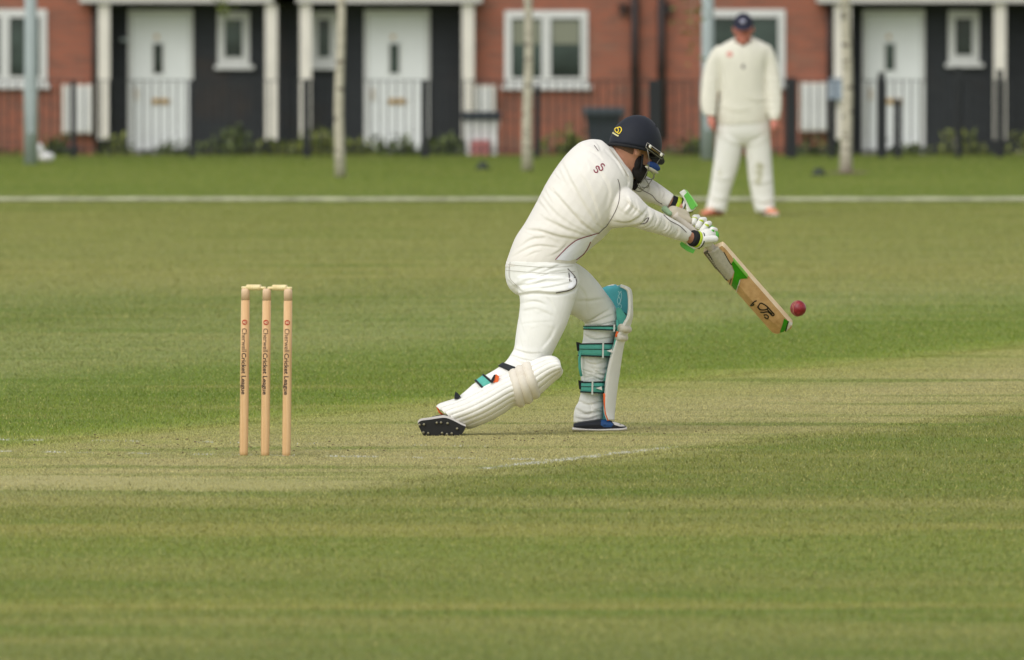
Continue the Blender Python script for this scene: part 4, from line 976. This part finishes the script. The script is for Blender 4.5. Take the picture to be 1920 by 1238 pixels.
part('back_binding', tube([W(1090, 660, D0+.235), W(1086.5, 672, D0+.235), W(1087, 690, D0+.235), W(1090, 706, D0+.235)], 0.006, 8), teal, padF)
part('pad_binding', tube([W(1133, 738, D0+.198), W(1134, 755, D0+.198), W(1136, 775, D0+.198), W(1141, 789, D0+.2)], 0.0058, 8), orange, padF)
part('pad_binding', tube([W(1158, 622, D0+.2), W(1155, 632, D0+.195)], 0.006, 8), orange, padF)
part('pad_flap', prism_px([(1155,578),(1163,577),(1174,592),(1170,607),(1158,611),(1156,594)], D0+.225, 0.015), teal, padF, False)
for y0, y1, x0, x1, xb in ((610, 621, 1096, 1167, 1152), (643, 671, 1086, 1154, 1131), (715, 739, 1090, 1137, 1111)):
    ra = (x0, y0+1, x1, y0, .285, .085); rb = (x0, y1-3, x1, y1, .285, .085); h_ = (y1-y0)
    def srow(f, ra=ra, rb=rb): return np.array(ra)*(1-f)+np.array(rb)*f
    link_obj('strap', thick(band(srow(0), srow(1), 0.002, D0)), teal, padF)
    for f0, f1 in ((0, 2.6/h_), (1-2.6/h_, 1))+(((0.42, 0.42+1.3/h_),) if h_ > 20 else ()): link_obj('strap_edge', thick(band(srow(f0), srow(f1), 0.0045, D0)), strap_black, padF)
    part('buckle', prism_px([(xb-1.6, y0-1), (xb+1.6, y0-1), (xb+1, y1+1), (xb-2.2, y1+1)], D0+.185, 0.006), chrome, padF, False)
    if h_ > 20:
        part('strap_slot', prism_px([(xb+6, (y0+y1)/2+1), (xb+17, (y0+y1)/2-2), (xb+18, (y0+y1)/2+5)], D0+.188, 0.005), pad_white, padF, False)
        part('strap_end', prism_px([(x0-6, y0-2), (x0+3, y0), (x0+3, y0+16), (x0-4, y0+15)], D0+.25, 0.02), strap_black, padF, False)

# --- shoes
shoe_dark = M('shoe_black', lin(36,38,46), 0.5, 0.1, 30); shoe_white = M('shoe_white', lin(222,216,208,0.92), 0.5, 0.05, 20); shoe_blue = M('shoe_blue', lin(40,78,130), 0.5, 0.1, 30); sole_black = M('sole_black', lin(26,26,24), 0.7, 0.15, 40); spike_m = M('spike', lin(170,164,140), 0.4, 0.1, metal=0.6)
DFt = G(1125, 810).y-D0
shF = bpy.data.objects.new('shoe', None); col.objects.link(shF); shF.parent = B; origin[shF.name] = origin[B.name]
up_rows = [(1075,795,1075,803,DFt-.03,.022), (1079,793,1079,806,DFt-.02,.036), (1094,790,1095,806,DFt,.042), (1112,788,1114,806,DFt+.02,.045), (1128,786,1130,806,DFt+.04,.048), (1142,788,1143,806,DFt+.055,.05), (1156,792,1157,806,DFt+.07,.05), (1168,796,1168,806,DFt+.085,.044), (1175,800,1175,805,DFt+.09,.028)]
ua = link_obj('upper', fused([loft(up_rows, D0)], 0.004, 4), shoe_dark, shF); tu = bvh(ua)
so_rows = [(1073,801,1073,808,DFt-.03,.028), (1080,801,1079,809.5,DFt-.02,.044), (1100,803,1100,809.5,DFt+.01,.047), (1124,804,1124,809.5,DFt+.03,.05), (1146,803,1146,809.5,DFt+.055,.054), (1164,802,1164,809.5,DFt+.075,.05), (1175,800,1176,807.5,DFt+.09,.034)]
part('sole', loft(so_rows, D0, 30), shoe_white, shF)
part('outsole', loft([(1075,808.5,1075,810.6,DFt-.02,.03), (1090,808.8,1090,811,DFt,.044), (1110,808.5,1110,810.4,DFt+.02,.04)], D0, 12), sole_black, shF)
part('flash', patch(tu, [(1127,788),(1138,787),(1150,796),(1146,801),(1132,801),(1126,797)], 0.0015, 3), shoe_blue, shF)
part('toe_cap', patch(tu, [(1147,791),(1156,793),(1168,797),(1172,800),(1162,800),(1152,797)], 0.0015, 3), shoe_white, shF)
shN = bpy.data.objects.new('shoe', None); col.objects.link(shN); shN.parent = B; origin[shN.name] = origin[B.name]
DB = G(830, 818.5).y
sole_poly = catmull([(784,793),(790,789),(806,787),(822,784.5),(834,783.5),(846,787),(858,793),(868,798),(873,800.5),(870,808),(866,814),(860,817.8),(845,818.2),(820,818.4),(800,818.2),(794,816.5),(788,806),(784,797)], 52)
part('outsole', prism_px([tuple(q) for q in sole_poly], DB-0.012, 0.014), sole_black, shN, False)
rim = [(828+(x-828)*1.012, 803+(y-803)*1.10-2.6) for x, y in sole_poly]
part('midsole', prism_px(rim, DB+0.003, 0.03), shoe_white, shN, False)
ub = fused([loft([(786,792,792,815,-.20,.02), (802,784,806,812,-.185,.045), (824,778,826,812,-.175,.05), (846,778,846,810,-.17,.05), (862,786,860,808,-.175,.04), (872,794,870,805,-.185,.02)], DB+.275)], 0.005, 4)
link_obj('upper', ub, shoe_dark, shN)
part('flash', patch(bvh(ub), [(808,784),(822,778),(830,777),(824,784),(812,787)], 0.002, 3), shoe_blue, shN)
for x, y in ((795,796),(819,793),(827,792.5),(839,794),(857,804),(803,812.5),(794,811),(829,812),(786.5,797),(838,814.5),(847,813)):
    part('spike', tube([W(x, y, DB-0.012), W(x, y, DB-0.018), W(x-0.2, y-.3, DB-0.028)], [0.0062, 0.005, 0.0022], 8), spike_m, shN)

# --- gloves
glove_white = M('glove_white', lin(234,232,224,0.95), 0.65, 0.05, 30, 0.2, 200); lime = M('lime_trim', lin(186,206,52,0.92), 0.6, 0.06, 30); glove_green = M('glove_green', lin(104,190,76,0.9), 0.55, 0.08, 25); olive = M('olive_palm', lin(132,140,50,0.8), 0.7, 0.1, 30); navy_trim = M('navy_trim', lin(28,32,48), 0.65, 0.1, 30); palm_m = M('palm_leather', lin(206,194,172,0.9), 0.7, 0.06, 30)
def glove(): 
    g = bpy.data.objects.new('batting_glove', None); col.objects.link(g); g.parent = B; origin[g.name] = origin[B.name]; return g
HA = W(1253, 391, D0+.12); HB_ = W(1330, 462, D0+.205)              # the handle: top and where it meets the blade
def hpt(t): return HA.lerp(HB_, t)
def cuff_rings(g, c, axis, major, minor, mats):
    """bands of the cuff, one behind the other along the wrist"""
    ax = axis.normalized(); e1 = major-ax*major.dot(ax); e2 = ax.cross(e1).normalized()*minor
    pos = 0
    for m_, w_, k in mats:
        V = []
        for q, kk in ((0, .93), (.15, 1), (.85, 1), (1, .93)):
            for i in range(28):
                a = 2*math.pi*i/28; V.append(c+ax*(pos+w_*q)+e1*(k*kk*math.cos(a))+e2*(k*kk*math.sin(a)))
        part('cuff_band', (V, grid_faces(4, 28)), m_, g); pos += w_*0.92
gN = glove()                                           # lower hand, the arm nearer to the camera
wn_c = W(1297, 446, D0+.125); wn_a = (W(1318, 452, D0+.16)-wn_c)
cuff_rings(gN, wn_c, wn_a, W(1303, 432, D0+.12)-W(1297, 446, D0+.125), .036, [(black_pad, .024, 1.0), (lime, .014, 1.03), (glove_white, .008, 1.05), (navy_trim, .006, 1.06)])
pg = fused([capsule(W(1316, 446, D0+.165), W(1330, 440, D0+.20), .036, .034, 16), capsule(W(1318, 452, D0+.17), W(1328, 452, D0+.19), .03, .026, 16), ellipsoid(W(1322, 444, D0+.18), [Vector((.045,0,0)), Vector((0,.045,0)), Vector((0,0,.04))], 16, 10)], .005, 4)
link_obj('palm', pg, glove_white, gN)
for segs in ([(1300,417,.17), (1303,408,.185), (1309,407,.20)], [(1309,424,.165), (1315,413,.18), (1322,412,.20)], [(1317,432,.165), (1325,421,.18), (1331,419,.20)], [(1326,437,.17), (1335,431,.185), (1342,432,.205)]):
    fg = None
    for k in range(2):
        a, b = segs[k], segs[k+1]; pa, pb = W(a[0], a[1], D0+a[2]), W(b[0], b[1], D0+b[2])
        o = part('finger' if k == 0 else 'finger_tip', capsule(pa, pa.lerp(pb, .82), .0145, .013 if k == 0 else .0125), glove_white, gN if k == 0 else fg)
        if k == 0: fg = o
    mid = W(segs[1][0], segs[1][1], D0+segs[1][2]); part('finger_band', ellipsoid(mid+Vector((-.002,-.004,-.004)), [Vector((.014,0,0)), Vector((0,.014,0)), Vector((0,0,.010))], 12, 8), lime if segs[1][0] != 1335 else glove_green, fg)
part('thumb', capsule(W(1320, 449, D0+.135), W(1340, 448.5, D0+.16), .019, .0165, 14), glove_white, gN)
part('finger_guard', fused([capsule(W(1333, 432, D0+.20), W(1342, 441, D0+.20), .020, .017)], .004, 3) and capsule(W(1334, 431, D0+.20), W(1342, 441, D0+.20), .019, .016), glove_green, gN)
part('side_guard', prism_px([(1274,457),(1278,453),(1290,461),(1304,468),(1300,476),(1288,471),(1277,463)], D0+.15, .035, 0.9), glove_green, gN, False, 0.004)
part('back_guard', prism_px([(1284,453),(1296,455),(1310,456),(1309,464),(1302,468),(1290,461)], D0+.145, .04, 0.9), glove_white, gN, False, 0.004)
part('palm_edge', prism_px([(1309,458),(1316,455),(1316,462),(1311,468),(1307,466)], D0+.15, .03, 0.9), olive, gN, False, 0.003)
gF = glove()                                           # upper hand
wf_c = W(1255.5, 382, D0+.205); wf_a = W(1274, 391, D0+.215)-wf_c
cuff_rings(gF, wf_c, wf_a, W(1268, 366, D0+.20)-W(1262, 386, D0+.205), .042, [(black_pad, .024, .86), (lime, .020, .98), (navy_trim, .005, 1.0), (glove_white, .013, 1.03), (navy_trim, .005, 1.05)])
part('back_of_hand', prism_px([(1273,361),(1283,354.5),(1290,362),(1299,378),(1305,391),(1297,397),(1287,398),(1286,384),(1280,369)], D0+.17, .07, 0.85), glove_white, gF, False, 0.006)
part('side_guard', prism_px([(1282,367),(1289,360),(1296,370),(1306,386),(1300,393.5),(1295,393)], D0+.158, .03, 0.95), glove_green, gF, False, 0.004)
part('side_guard', prism_px([(1284,355),(1288,357),(1298,370),(1308.5,385),(1306,389),(1297,374),(1288,361)], D0+.164, .05, 0.9), M('glove_pale_green', lin(150,216,120,0.92), 0.55, 0.06, 25), gF, False, 0.002)
part('palm_edge', prism_px([(1281,396),(1298,395),(1300,398),(1292,402),(1282,401)], D0+.18, .04, 0.9), olive, gF, False, 0.003)
link_obj('palm', fused([capsule(W(1262, 398, D0+.15), W(1282, 404, D0+.18), .030, .028, 16), capsule(W(1268, 404, D0+.14), W(1290, 414, D0+.165), .022, .02, 14)], .005, 4), palm_m, gF)
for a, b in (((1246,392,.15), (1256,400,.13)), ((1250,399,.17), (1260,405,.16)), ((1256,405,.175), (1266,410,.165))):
    part('finger', capsule(W(a[0], a[1], D0+a[2]), W(b[0], b[1], D0+b[2]), .0145, .013), glove_white if a[0] != 1246 else M('glove_grey_green', lin(150,176,140,0.85), 0.65, 0.06, 25), gF)  # first finger greyish green, the others white

# ------------------------------------------------------------------ bat
bs, be_ = W(1336.5, 465, D0+.21), W(1471, 618, D0+.51)
aB = (be_-bs).normalized(); cdir = Vector((0, -1, 0.02)); nB = (cdir-aB*cdir.dot(aB)).normalized(); wB = nB.cross(aB)
if wB.x < 0: wB = -wB
PHI = R(36); wB, nB = wB*math.cos(PHI)+nB*math.sin(PHI), nB*math.cos(PHI)-wB*math.sin(PHI)
BL = (be_-bs).length
bat = empty('cricket_bat', bs, 'wooden cricket bat with green bands swung low in the batter\'s gloves', 'bat')
willow = wood('willow_wood', lin(204,158,108,0.92), lin(220,178,128,0.95), (30,30,30)); willow_lit = wood('willow_edge_highlight', lin(232,202,160,0.95), lin(240,216,180,0.95), (30,30,30))
V = []; profs = []
for t in (0, .012, .03, .07, .15, .3, .5, .7, .85, .93, .965, .985, 1.0):
    hw = .054*(0.93 if t == 0 else 0.975 if t < .02 else 1.0); sw = 1.0
    if t > .95: sw = math.sqrt(max(0.0, 1-((t-.95)/.056)**2))*0.55+0.45
    rdg = .026 if t < .05 else .030+.012*math.sin(math.pi*min(1, (t-.05)/.9))
    if t > .85: rdg -= .016*(t-.85)/.15
    ed = .008 if t < .1 else .012
    ring = [(-hw*sw,-.018), (hw*sw,-.018), (hw*sw,ed), (hw*.38*sw,ed*.3+rdg*.7), (0,rdg), (-hw*.38*sw,ed*.3+rdg*.7), (-hw*sw,ed)]
    V += [bs+aB*(BL*t)+wB*x+nB*y for x, y in ring]
blade = part('blade', (V, grid_faces(13, 7)), [willow, willow_lit], bat, False)
for p in blade.data.polygons:
    if p.normal.dot(wB) > 0.75 or p.normal.dot(aB) < -0.8: p.material_index = 1  # edge highlight painted in: these faces get a paler willow
tB = bvh(blade)
part('handle', tube([hpt(.14), hpt(.15), hpt(.2), hpt(.5), hpt(.92), bs+aB*0.02+nB*0.004], [.012, .0185, .018, .0175, .018, .020], 16), M('grip_rubber', lin(214,204,190,0.92), 0.7, 0.05, 30, 0.4, 160), bat)
z4 = lambda pts: [(1290+x/5.384, 420+y/5.384) for x, y in pts]
green_st = M('green_sticker', lin(52,150,12,0.9), 0.4, 0.06, 20); grey_st = M('grey_sticker', lin(196,190,176,0.85), 0.4, 0.10, 120); black_st = M('black_print', lin(32,26,20), 0.5, 0.05); white_st = M('white_sticker', lin(222,216,206,0.9), 0.45, 0.04)
part('sticker', patch(tB, z4([(455,372),(520,450),(602,548),(528,553),(510,610),(478,706),(435,650),(452,570),(468,482),(436,398)]), .0024, 2.2), green_st, bat)
part('sticker', patch(tB, z4([(452,338),(480,372),(540,442),(606,520),(600,540),(520,448),(458,372)]), .0026, 2.2), M('pale_green_sticker', lin(146,206,96,0.9), 0.4, 0.05), bat)
part('sticker', patch(tB, z4([(196,270),(262,238),(300,228),(372,300),(432,408),(466,480),(440,545),(402,568),(300,440)]), .0024, 2.2), grey_st, bat)
part('sticker', patch(tB, z4([(160,290),(194,272),(300,442),(398,566),(385,574),(280,450)]), .0026, 2.2), M('dark_sticker_side', lin(112,104,84,0.8), 0.4, 0.12, 60), bat)
for pl in ([(196,270),(300,442),(402,568)], [(360,280),(420,388),(440,410)], [(440,548),(428,590),(415,630)]): part('print', ribbon(tB, z4(pl), 1.5, .0034), black_st, bat)
for i in range(13):
    cx, cy = 196+i*15.2, 308+i*19.0
    part('sticker_letter', ribbon(tB, z4([(cx-6, cy+2), (cx+2, cy-7), (cx+8, cy+5), (cx, cy+9)]), 0.8, .0036, 8), white_st, bat)
part('print', ribbon(tB, z4([(524,560),(508,620),(484,708)]), 1.6, .0034), white_st, bat)
z5 = lambda pts: [(1360+x/12., 540+y/12.) for x, y in pts]
logo = [[(705,285),(660,300),(620,335),(575,385)], [(560,390),(600,395),(640,372),(630,345)], [(740,410),(790,340),(880,375),(960,440),(1040,530),(1095,590),(1070,620),(1040,610),(975,545),(930,535),(860,545),(790,540)], [(740,410),(735,430),(790,485),(870,490),(930,475),(955,440)], [(940,480),(1000,545),(1055,590)], [(865,610),(920,600),(965,640),(950,700)], [(880,640),(905,665),(935,690)]]
for pl in logo: part('logo', ribbon(tB, z5(pl), 2.3, .0022, 40), black_st, bat)
part('sticker', patch(tB, z5([(1320,680),(1415,745),(1355,975),(1290,1000),(1225,995),(1275,850)]), .0024, 2.2), green_st, bat)
part('print', ribbon(tB, z5([(1416,750),(1385,860),(1355,972)]), 2.0, .0034), black_st, bat)
part('sticker', patch(tB, z5([(1425,748),(1505,800),(1440,900),(1368,968)]), .0024, 2.2), white_st, bat)

# ------------------------------------------------------------------ ball
bc = W(1496.5, 578.5, D0+.45); RB = .0362
def ball_mat():
    t = NT('red_leather'); tc = t.new('ShaderNodeTexCoord').outputs['Object']
    c = t.mix(t.rng(t.noise(tc, 60, 5, 0.7), 0.4, 0.7), lin(124,22,30,0.9), lin(164,48,58,0.9))
    t.link(c, t.b.inputs['Base Color']); t.b.inputs['Roughness'].default_value = 0.38; t.bump(t.noise(tc, 120, 4), 0.15, 0.002); return t.m
ball = empty('cricket_ball', bc, 'red leather cricket ball in the air just off the bat', 'ball')
part('leather', ellipsoid(bc, [Vector((RB,0,0)), Vector((0,RB,0)), Vector((0,0,RB))], 40, 24), ball_mat(), ball)
sn = Vector((.72, -.69, -.1)).normalized(); s1 = sn.orthogonal().normalized(); s2 = sn.cross(s1)
for k, rr_ in ((-.0035, .0009), (0, .0013), (.0035, .0009)):
    q = math.sqrt(RB**2-k*k)
    part('seam', tube([bc+sn*k+(s1*math.cos(a)+s2*math.sin(a))*q for a in np.linspace(0, 2*math.pi, 49)], rr_, 6), M('seam_thread', lin(206,150,130), 0.8, 0.1) if k else M('seam_dark', lin(96,34,34), 0.7, 0.1), ball)

# ------------------------------------------------------------------ the fielder
fgp = G(1388, 405); DG = fgp.y
fld = empty('person', (fgp.x, DG, 0), 'fielder in cream sweater, white trousers and navy cap standing by the boundary rope', 'person'); FP = fld
f_tor = [(1346,236,1441,232,0,.125), (1345,215,1441,212,0,.13), (1349,170,1436,168,0,.135), (1347,135,1437,132,0,.135), (1341,108,1444,105,0,.125), (1344,93,1444,90,0,.11), (1355,83,1434,81,0,.09), (1372,74,1418,73,0,.07), (1379,70,1412,70,0,.06)]
f_aL = [(1346,84,1372,112,0,.055), (1334,97,1362,120,.0,.062), (1323,119,1353,130,0,.062), (1316,149,1348,152,-.02,.058), (1313,182,1345,182,-.05,.052), (1314,202,1343,204,-.07,.048), (1319,213,1342,217,-.09,.042), (1324,216,1339,219,-.09,.03)]
f_aR = [(1418,110,1442,82,0,.055), (1426,118,1451,97,0,.062), (1431,130,1458,118,0,.062), (1432,152,1463,149,-.02,.058), (1436,185,1466,184,-.05,.052), (1440,208,1465,206,-.07,.048), (1442,222,1462,221,-.09,.042), (1445,226,1459,225,-.09,.03)]
f_hip = [(1346,222,1442,220,0,.115), (1345,240,1443,238,0,.118), (1344,256,1444,254,0,.108), (1352,268,1438,267,0,.08), (1370,274,1420,274,0,.05)]
f_lL = [(1344,240,1394,250,0,.1), (1342,270,1392,274,0,.098), (1339,298,1387,302,.0,.09), (1335,328,1379,330,0,.082), (1331,355,1370,358,0,.075), (1326,380,1364,384,0,.07), (1323,392,1362,398,0,.07), (1330,391,1356,396,0,.05)]
f_lR = [(1394,250,1443,240,.02,.1), (1396,274,1445,270,.02,.098), (1400,304,1447,300,.02,.09), (1403,332,1449,330,.02,.082), (1408,362,1451,358,.02,.075), (1413,386,1452,384,.02,.07), (1417,398,1452,397,.02,.07), (1422,397,1447,396,.02,.05)]
FC = W(1393.5, 54.5, DG-.02); ffr = frame((-0.05, -0.98, -0.14), (0, -.1, 1)); fh, FPT = head_geo(FC, ffr, 1.07)
fr_r, fr_f, fr_u = ffr
def hand(cx, cy, tipx, tipy, d, side):
    """palm, four unequal curled fingers and a thumb from the side of the palm"""
    s_ = DG/F; a, b = W(cx, cy, DG+d), W(tipx, tipy, DG+d-.01); ax = (b-a).normalized(); wd = Vector((0, 1, 0))
    gs = [capsule(a, a.lerp(b, .5), .030, .034), ]
    for i, L in enumerate((.070, .080, .075, .058)):
        r0 = a.lerp(b, .55)+wd*(.027-.018*i)*1.0; k1 = r0+ax*(L*.5)+Vector((-side*.004, 0, 0)); k2 = k1+ax*(L*.42)+Vector((side*.022, 0, 0))
        gs += [capsule(r0, k1, .0095, .009, 8), capsule(k1, k2, .009, .0075, 8)]
    t0 = a.lerp(b, .2)+Vector((0, -.03, 0)); gs += [capsule(t0, t0+ax*.035+Vector((side*.01, -.016, 0)), .0105, .009, 8), capsule(t0+ax*.035+Vector((side*.01, -.016, 0)), t0+ax*.062+Vector((side*.018, -.012, 0)), .009, .008, 8)]
    return gs
fneck = tube([FPT(0, -.02, -.06), FPT(0, -.02, -.12), FPT(0, -.01, -.2)], [.058, .06, .07], 16)
fbody = fused([loft(q, DG, shrink=.84) for q in (f_tor, f_aL[:-1], f_aR[:-1], f_hip, f_lL[:-1], f_lR[:-1])]+[fneck]+fh+
    [tube([W(1330, 190, DG-.06), W(1332, 222, DG-.095)], [.03, .027], 12), tube([W(1452, 195, DG-.06), W(1452, 228, DG-.095)], [.03, .027], 12)]+hand(1333, 225, 1335, 238, -.105, 1)+hand(1452, 230, 1452, 243, -.105, -1), .007, 2)
link_obj('body', fbody, skin_red, FP)
sweater_m = M('cream_sweater_knit', lin(234,230,214,0.86), 0.95, 0.04, 8, 0.6, 90, sheen=0.3, stretch=(3,3,1), dist=0.004)
fsw = fused([loft(q, DG) for q in (f_tor, f_aL, f_aR)], .009, 5)
fold(fsw, [([(1350,132),(1352,160),(1348,200)], -10, 5), ([(1434,130),(1432,160),(1436,200)], -10, 5)]+[([(1316,y),(1330,y+5),(1345,y+2)], 5, 4) for y in (150,162,174,186,198)]+[([(1436,y+2),(1450,y+5),(1465,y)], 5, 4) for y in (150,162,174,186,198,210)]+[([(1352,200),(1380,208),(1405,206)], 5, 6), ([(1400,182),(1420,190),(1436,184)], 5, 6)])
sweater = link_obj('sweater', fsw, sweater_m, FP); tsw = bvh(sweater)
part('collar', tube([FPT(.066*math.cos(a), -.02+.066*math.sin(a), -.128-.03*max(0, math.sin(a))) for a in np.linspace(0, 2*math.pi, 30)], .013, 8), sweater_m, sweater)
part('chest_crest', patch(tsw, [(1363,98),(1372,97),(1374,103),(1369,108),(1363,105)], .002, 3), M('red_crest', lin(222,150,138,0.9), 0.8, 0.2, 60), sweater)
part('neck_tag', patch(tsw, [(1391,121),(1396,121),(1396,129),(1391,129)], .002, 3), dark_thread, sweater)
def trouser_stained():
    t = NT('grass_stained_trousers'); p = t.new('ShaderNodeNewGeometry').outputs['Position']
    base = lin(236,234,226,0.88); out = base
    for px, py, rx, rz, k in ((1421, 326, .05, .13, .75), (1350, 322, .03, .06, .45), (1427, 312, .045, .03, .6)):
        c = W(px, py, DG); d = t.new('ShaderNodeVectorMath', operation='SUBTRACT'); t.link(p, d.inputs[0]); d.inputs[1].default_value = c
        m_ = t.new('ShaderNodeVectorMath', operation='MULTIPLY'); t.link(d.outputs[0], m_.inputs[0]); m_.inputs[1].default_value = (1/rx, 0.0, 1/rz)
        L = t.new('ShaderNodeVectorMath', operation='LENGTH'); t.link(m_.outputs[0], L.inputs[0])
        f = t.math('MULTIPLY', t.math('MULTIPLY', t.rng(L.outputs['Value'], 1.1, 0.3), t.rng(t.noise(p, 18, 4), 0.3, 0.55)), k)
        out = t.mix(f, out, lin(150,146,70,0.8))
    t.link(out, t.b.inputs['Base Color']); t.b.inputs['Roughness'].default_value = 0.9; return t.m
ftr = fused([loft(q, DG) for q in (f_hip, f_lL, f_lR)], .009, 5)
fold(ftr, [([(1350,255),(1372,268),(1392,272)], 8, 5), ([(1440,252),(1418,266),(1398,272)], 8, 5), ([(1336,330),(1352,338),(1372,334)], 8, 5), ([(1406,338),(1425,345),(1448,338)], 8, 5), ([(1330,365),(1345,375),(1362,372)], 9, 5), ([(1412,372),(1430,380),(1450,374)], 9, 5), ([(1326,384),(1342,390),(1360,388)], 8, 4), ([(1416,388),(1432,394),(1450,390)], 8, 4)])
link_obj('trousers', ftr, trouser_stained(), FP)
capm = M('navy_cap', lin(40,40,56), 0.8, 0.1, 40)
V = []
for i in range(12):
    th = 0.03+(R(86)-0.03)*i/11
    for k in range(28):
        a = 2*math.pi*k/28; V.append(FPT(.086*math.sin(th)*math.cos(a), -.004+.108*math.sin(th)*math.sin(a), .034+.098*math.cos(th)))
cap = part('cap', (V, grid_faces(12, 28)), capm, FP)
V = []
for j in range(4):
    for i in range(15):
        a = R(20)+R(140)*i/14; q = j/3; V.append(FPT(.084*math.cos(a), -.004+.106*math.sin(a)*(1+.58*q), .036-.03*q*math.sin(a)+.006*math.sin(a)))
link_obj('peak', modified((V, grid_faces(4, 15, False, False)), [('SOLIDIFY', dict(thickness=.005, offset=0))]), capm, cap)
part('cap_badge', ellipsoid(FPT(0, .098, .075), [fr_r*.022, fr_f*.008, fr_u*.018], 12, 8), M('cap_badge_pale', lin(180,180,200), 0.7, 0.1), cap)
for s in (-1, 1):
    part('eye', ellipsoid(FPT(s*.031, .087, .008), [fr_r*.013, fr_f*.008, fr_u*.007], 12, 8), M('eye_dark', lin(60,48,44), 0.3, 0.1), FP)
link_obj('beard', fused([ellipsoid(FPT(s*.05, .045, -.09), [fr_r*.02, fr_f*.045, fr_u*.03], 12, 8) for s in (-1,1)]+[ellipsoid(FPT(0, .085, -.112), [fr_r*.035, fr_f*.02, fr_u*.016], 12, 8)], .005, 2), M('stubble', lin(120,84,68), 0.85, 0.2, 90), FP)
part('hair', (lambda V: (V, grid_faces(8, 20, False, False)))([FPT(.0765*math.cos(math.pi+math.pi*i/19), .103*math.sin(math.pi+math.pi*i/19), -.03+.01*j) for j in range(8) for i in range(20)]), hair_m, FP)
sh_or = M('shoe_orange', lin(226,150,118,0.9), 0.6, 0.15, 30); sh_red = M('shoe_red', lin(176,60,58,0.9), 0.6, 0.15, 30)
def fshoe(pts, toe, heel, w, m1, m2):
    a, b = W(heel[0], heel[1], DG+heel[2]), W(toe[0], toe[1], DG+toe[2])
    e = bpy.data.objects.new('shoe', None); col.objects.link(e); e.parent = FP; origin[e.name] = origin[FP.name]
    a.z = b.z = 0; d = (b-a); L = d.length; d = d/L; sd = Vector((0,0,1)).cross(d)
    def ring(t, hw, z0, z1, n=16): 
        c = a+d*(L*t); return [c+sd*(hw*math.cos(2*math.pi*i/n))+Vector((0,0,z0+(z1-z0)*(.5+.5*math.sin(2*math.pi*i/n)))) for i in range(n)]
    V = []
    for t, hw, z1 in ((0,.022,.05), (.06,.036,.085), (.25,.042,.095), (.45,.044,.085), (.65,.05,.065), (.85,.046,.05), (.97,.03,.04), (1,.012,.032)): V += ring(t, hw, .018, z1)
    part('upper', (V, grid_faces(8, 16)), m1, e)
    V = []
    for t, hw in ((-.02,.025), (.06,.042), (.3,.044), (.65,.054), (.88,.05), (1.02,.02)): V += ring(t, hw, .003, .024)
    part('sole', (V, grid_faces(6, 16)), m2, e)
fshoe(None, (1318, 404, -.12), (1352, 396, .10), .05, sh_or, sh_red); fshoe(None, (1455, 405, -.14), (1432, 398, .08), .05, sh_or, shoe_white)
